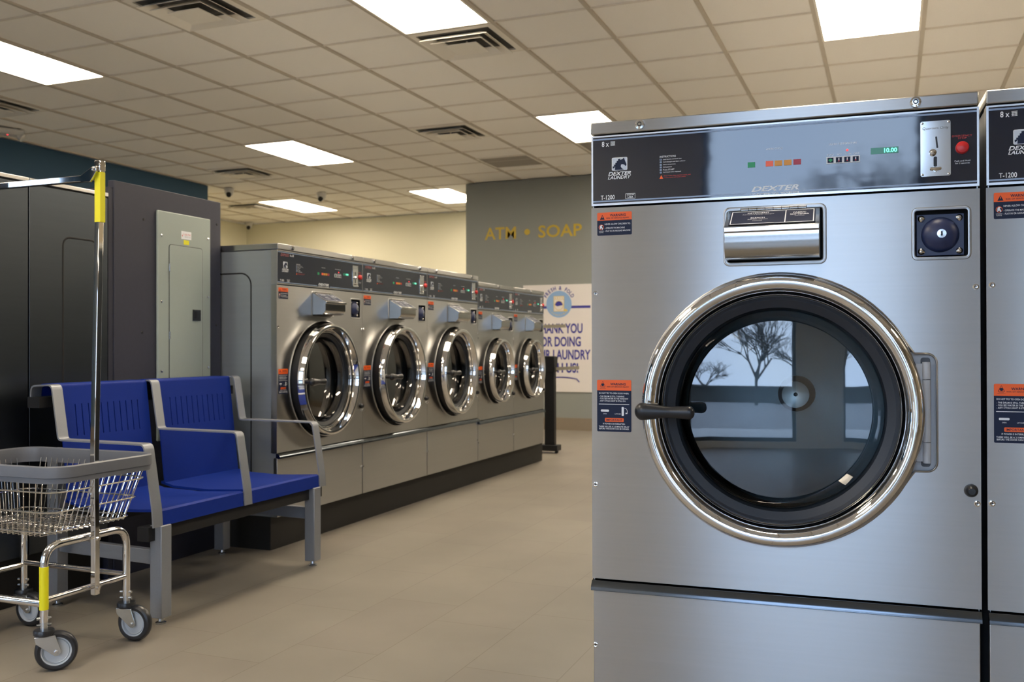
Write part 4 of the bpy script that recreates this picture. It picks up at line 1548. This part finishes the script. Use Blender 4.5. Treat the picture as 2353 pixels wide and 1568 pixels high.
ps = thing('wall_poster', 'white thank-you poster with a round blue emblem on the grey wall', 'poster', (-3.604, 10.448, 0))
MB().box(-.447, .455, -.004, .006, .446, 1.700, POSTER).build('board', ps)
pt_ = MB()
y = -.0045
pt_.poly([(-.40, 1.420), (.385, 1.420), (.385, 1.450), (-.40, 1.450)], y, PBLUE)
pt_.poly(circ(0, 1.470, .157, 48), y - .0004, PSKY)
pt_.poly([(-.065, 1.385), (.065, 1.385), (.065, 1.565), (-.065, 1.565)], y - .0008, PYEL)
pt_.poly([(-.058, 1.392), (.058, 1.392), (.058, 1.522), (-.058, 1.522)], y - .0010, POSTER)
pt_.poly([(-.058, 1.528), (.058, 1.528), (.058, 1.558), (-.058, 1.558)], y - .0010, POSTER)
for k in range(4):
    pt_.poly(circ(-.043 + .028 * k, 1.543, .008, 12), y - .0012, PYEL)
pt_.poly(circ(0, 1.455, .056, 32), y - .0012, PYEL)
pt_.poly(circ(0, 1.455, .049, 32), y - .0014, POSTER)
pt_.poly([(.047 * math.cos(math.radians(a)), 1.458 + .047 * math.sin(math.radians(a))) for a in range(0, 181, 12)] + [(-.02, 1.445), (.015, 1.452)], y - .0016, PBLUE)
pt_.poly([(.055, 1.385), (.110, 1.385), (.104, 1.402), (.080, 1.418), (.060, 1.405)], y - .0014, PYEL)


def arc_text(s, rad, a0, a1, h, mt, top=True):
    n = len(s)
    for k, ch in enumerate(s):
        if ch == ' ':
            continue
        a = math.radians(a0 + (a1 - a0) * k / (n - 1))
        vs, fs, asp = text_polys(ch, .03, 0)
        w = min(asp, 1.0) * h * .8
        ra = a - PI / 2 if top else a + PI / 2
        cx, cz = rad * math.cos(a), 1.470 + rad * math.sin(a)
        out = []
        for p_, q in vs:
            lx, lz = (p_ - .5) * w, (q - .5) * h
            out.append((cx + lx * math.cos(ra) - lz * math.sin(ra), y - .0006, cz + lx * math.sin(ra) + lz * math.cos(ra)))
        pt_.add(out, fs, mt)


arc_text('FRESH & FOLD', .190, 150, 30, .046, PBLUE)
arc_text('LAUNDROMAT', .128, 218, 322, .018, PYEL, False)
for s_, w, z0 in (('THANK YOU', .578, 1.128), ('FOR DOING', .536, .974), ('YOUR LAUNDRY', .770, .822), ('WITH US!', .470, .668)):
    pt_.text(s_, -w / 2, w / 2, z0, z0 + .117, y, PBLUE, .03)
pt_.tube([(-.25 + .5 * k / 14, y + .002, .585 + .032 * math.sin(PI * k / 14 * .92) - (.03 if k == 14 else 0)) for k in range(15)], .008, PBLUE, 6)
pt_.build('poster_print', ps)

sd = thing('floor_stand', 'black metal floor stand with two beige arms, past the last far washer', 'stand', (-2.915, 8.2, 0))
MB().box(-.047, .047, -.03, .03, .075, .89, BLACK).build('post', sd, bevel=.004)
b = MB()
b.box(-.16, .085, -.06, .06, .022, .075, BLACK)
b.lathe_z([(.016, 0), (.018, .022)], .06, 0, BLACK, 14)
b.lathe_z([(.016, 0), (.018, .022)], -.12, 0, BLACK, 14)
b.build('foot', sd, bevel=.004)
MB().box(-.085, .056, -.045, .045, .745, .886, BLACK).build('head_box', sd, bevel=.004)
b = MB()
b.tube([(.05, 0, .772), (.275, 0, .785)], 0, ARMB, sect=[(-.015, -.015), (.015, -.015), (.015, .015), (-.015, .015)])
b.build('arm', sd)
b = MB()
b.tube([(-.26, 0, 1.160), (.150, 0, 1.166)], 0, ARMB, sect=[(-.015, -.015), (.015, -.015), (.015, .015), (-.015, .015)])
b.cyl((-.24, 0, .05), (-.24, 0, 1.18), .02, BLACK, 12)
b.box(-.26, -.15, -.02, .02, .03, .07, BLACK)
b.build('arm', sd)
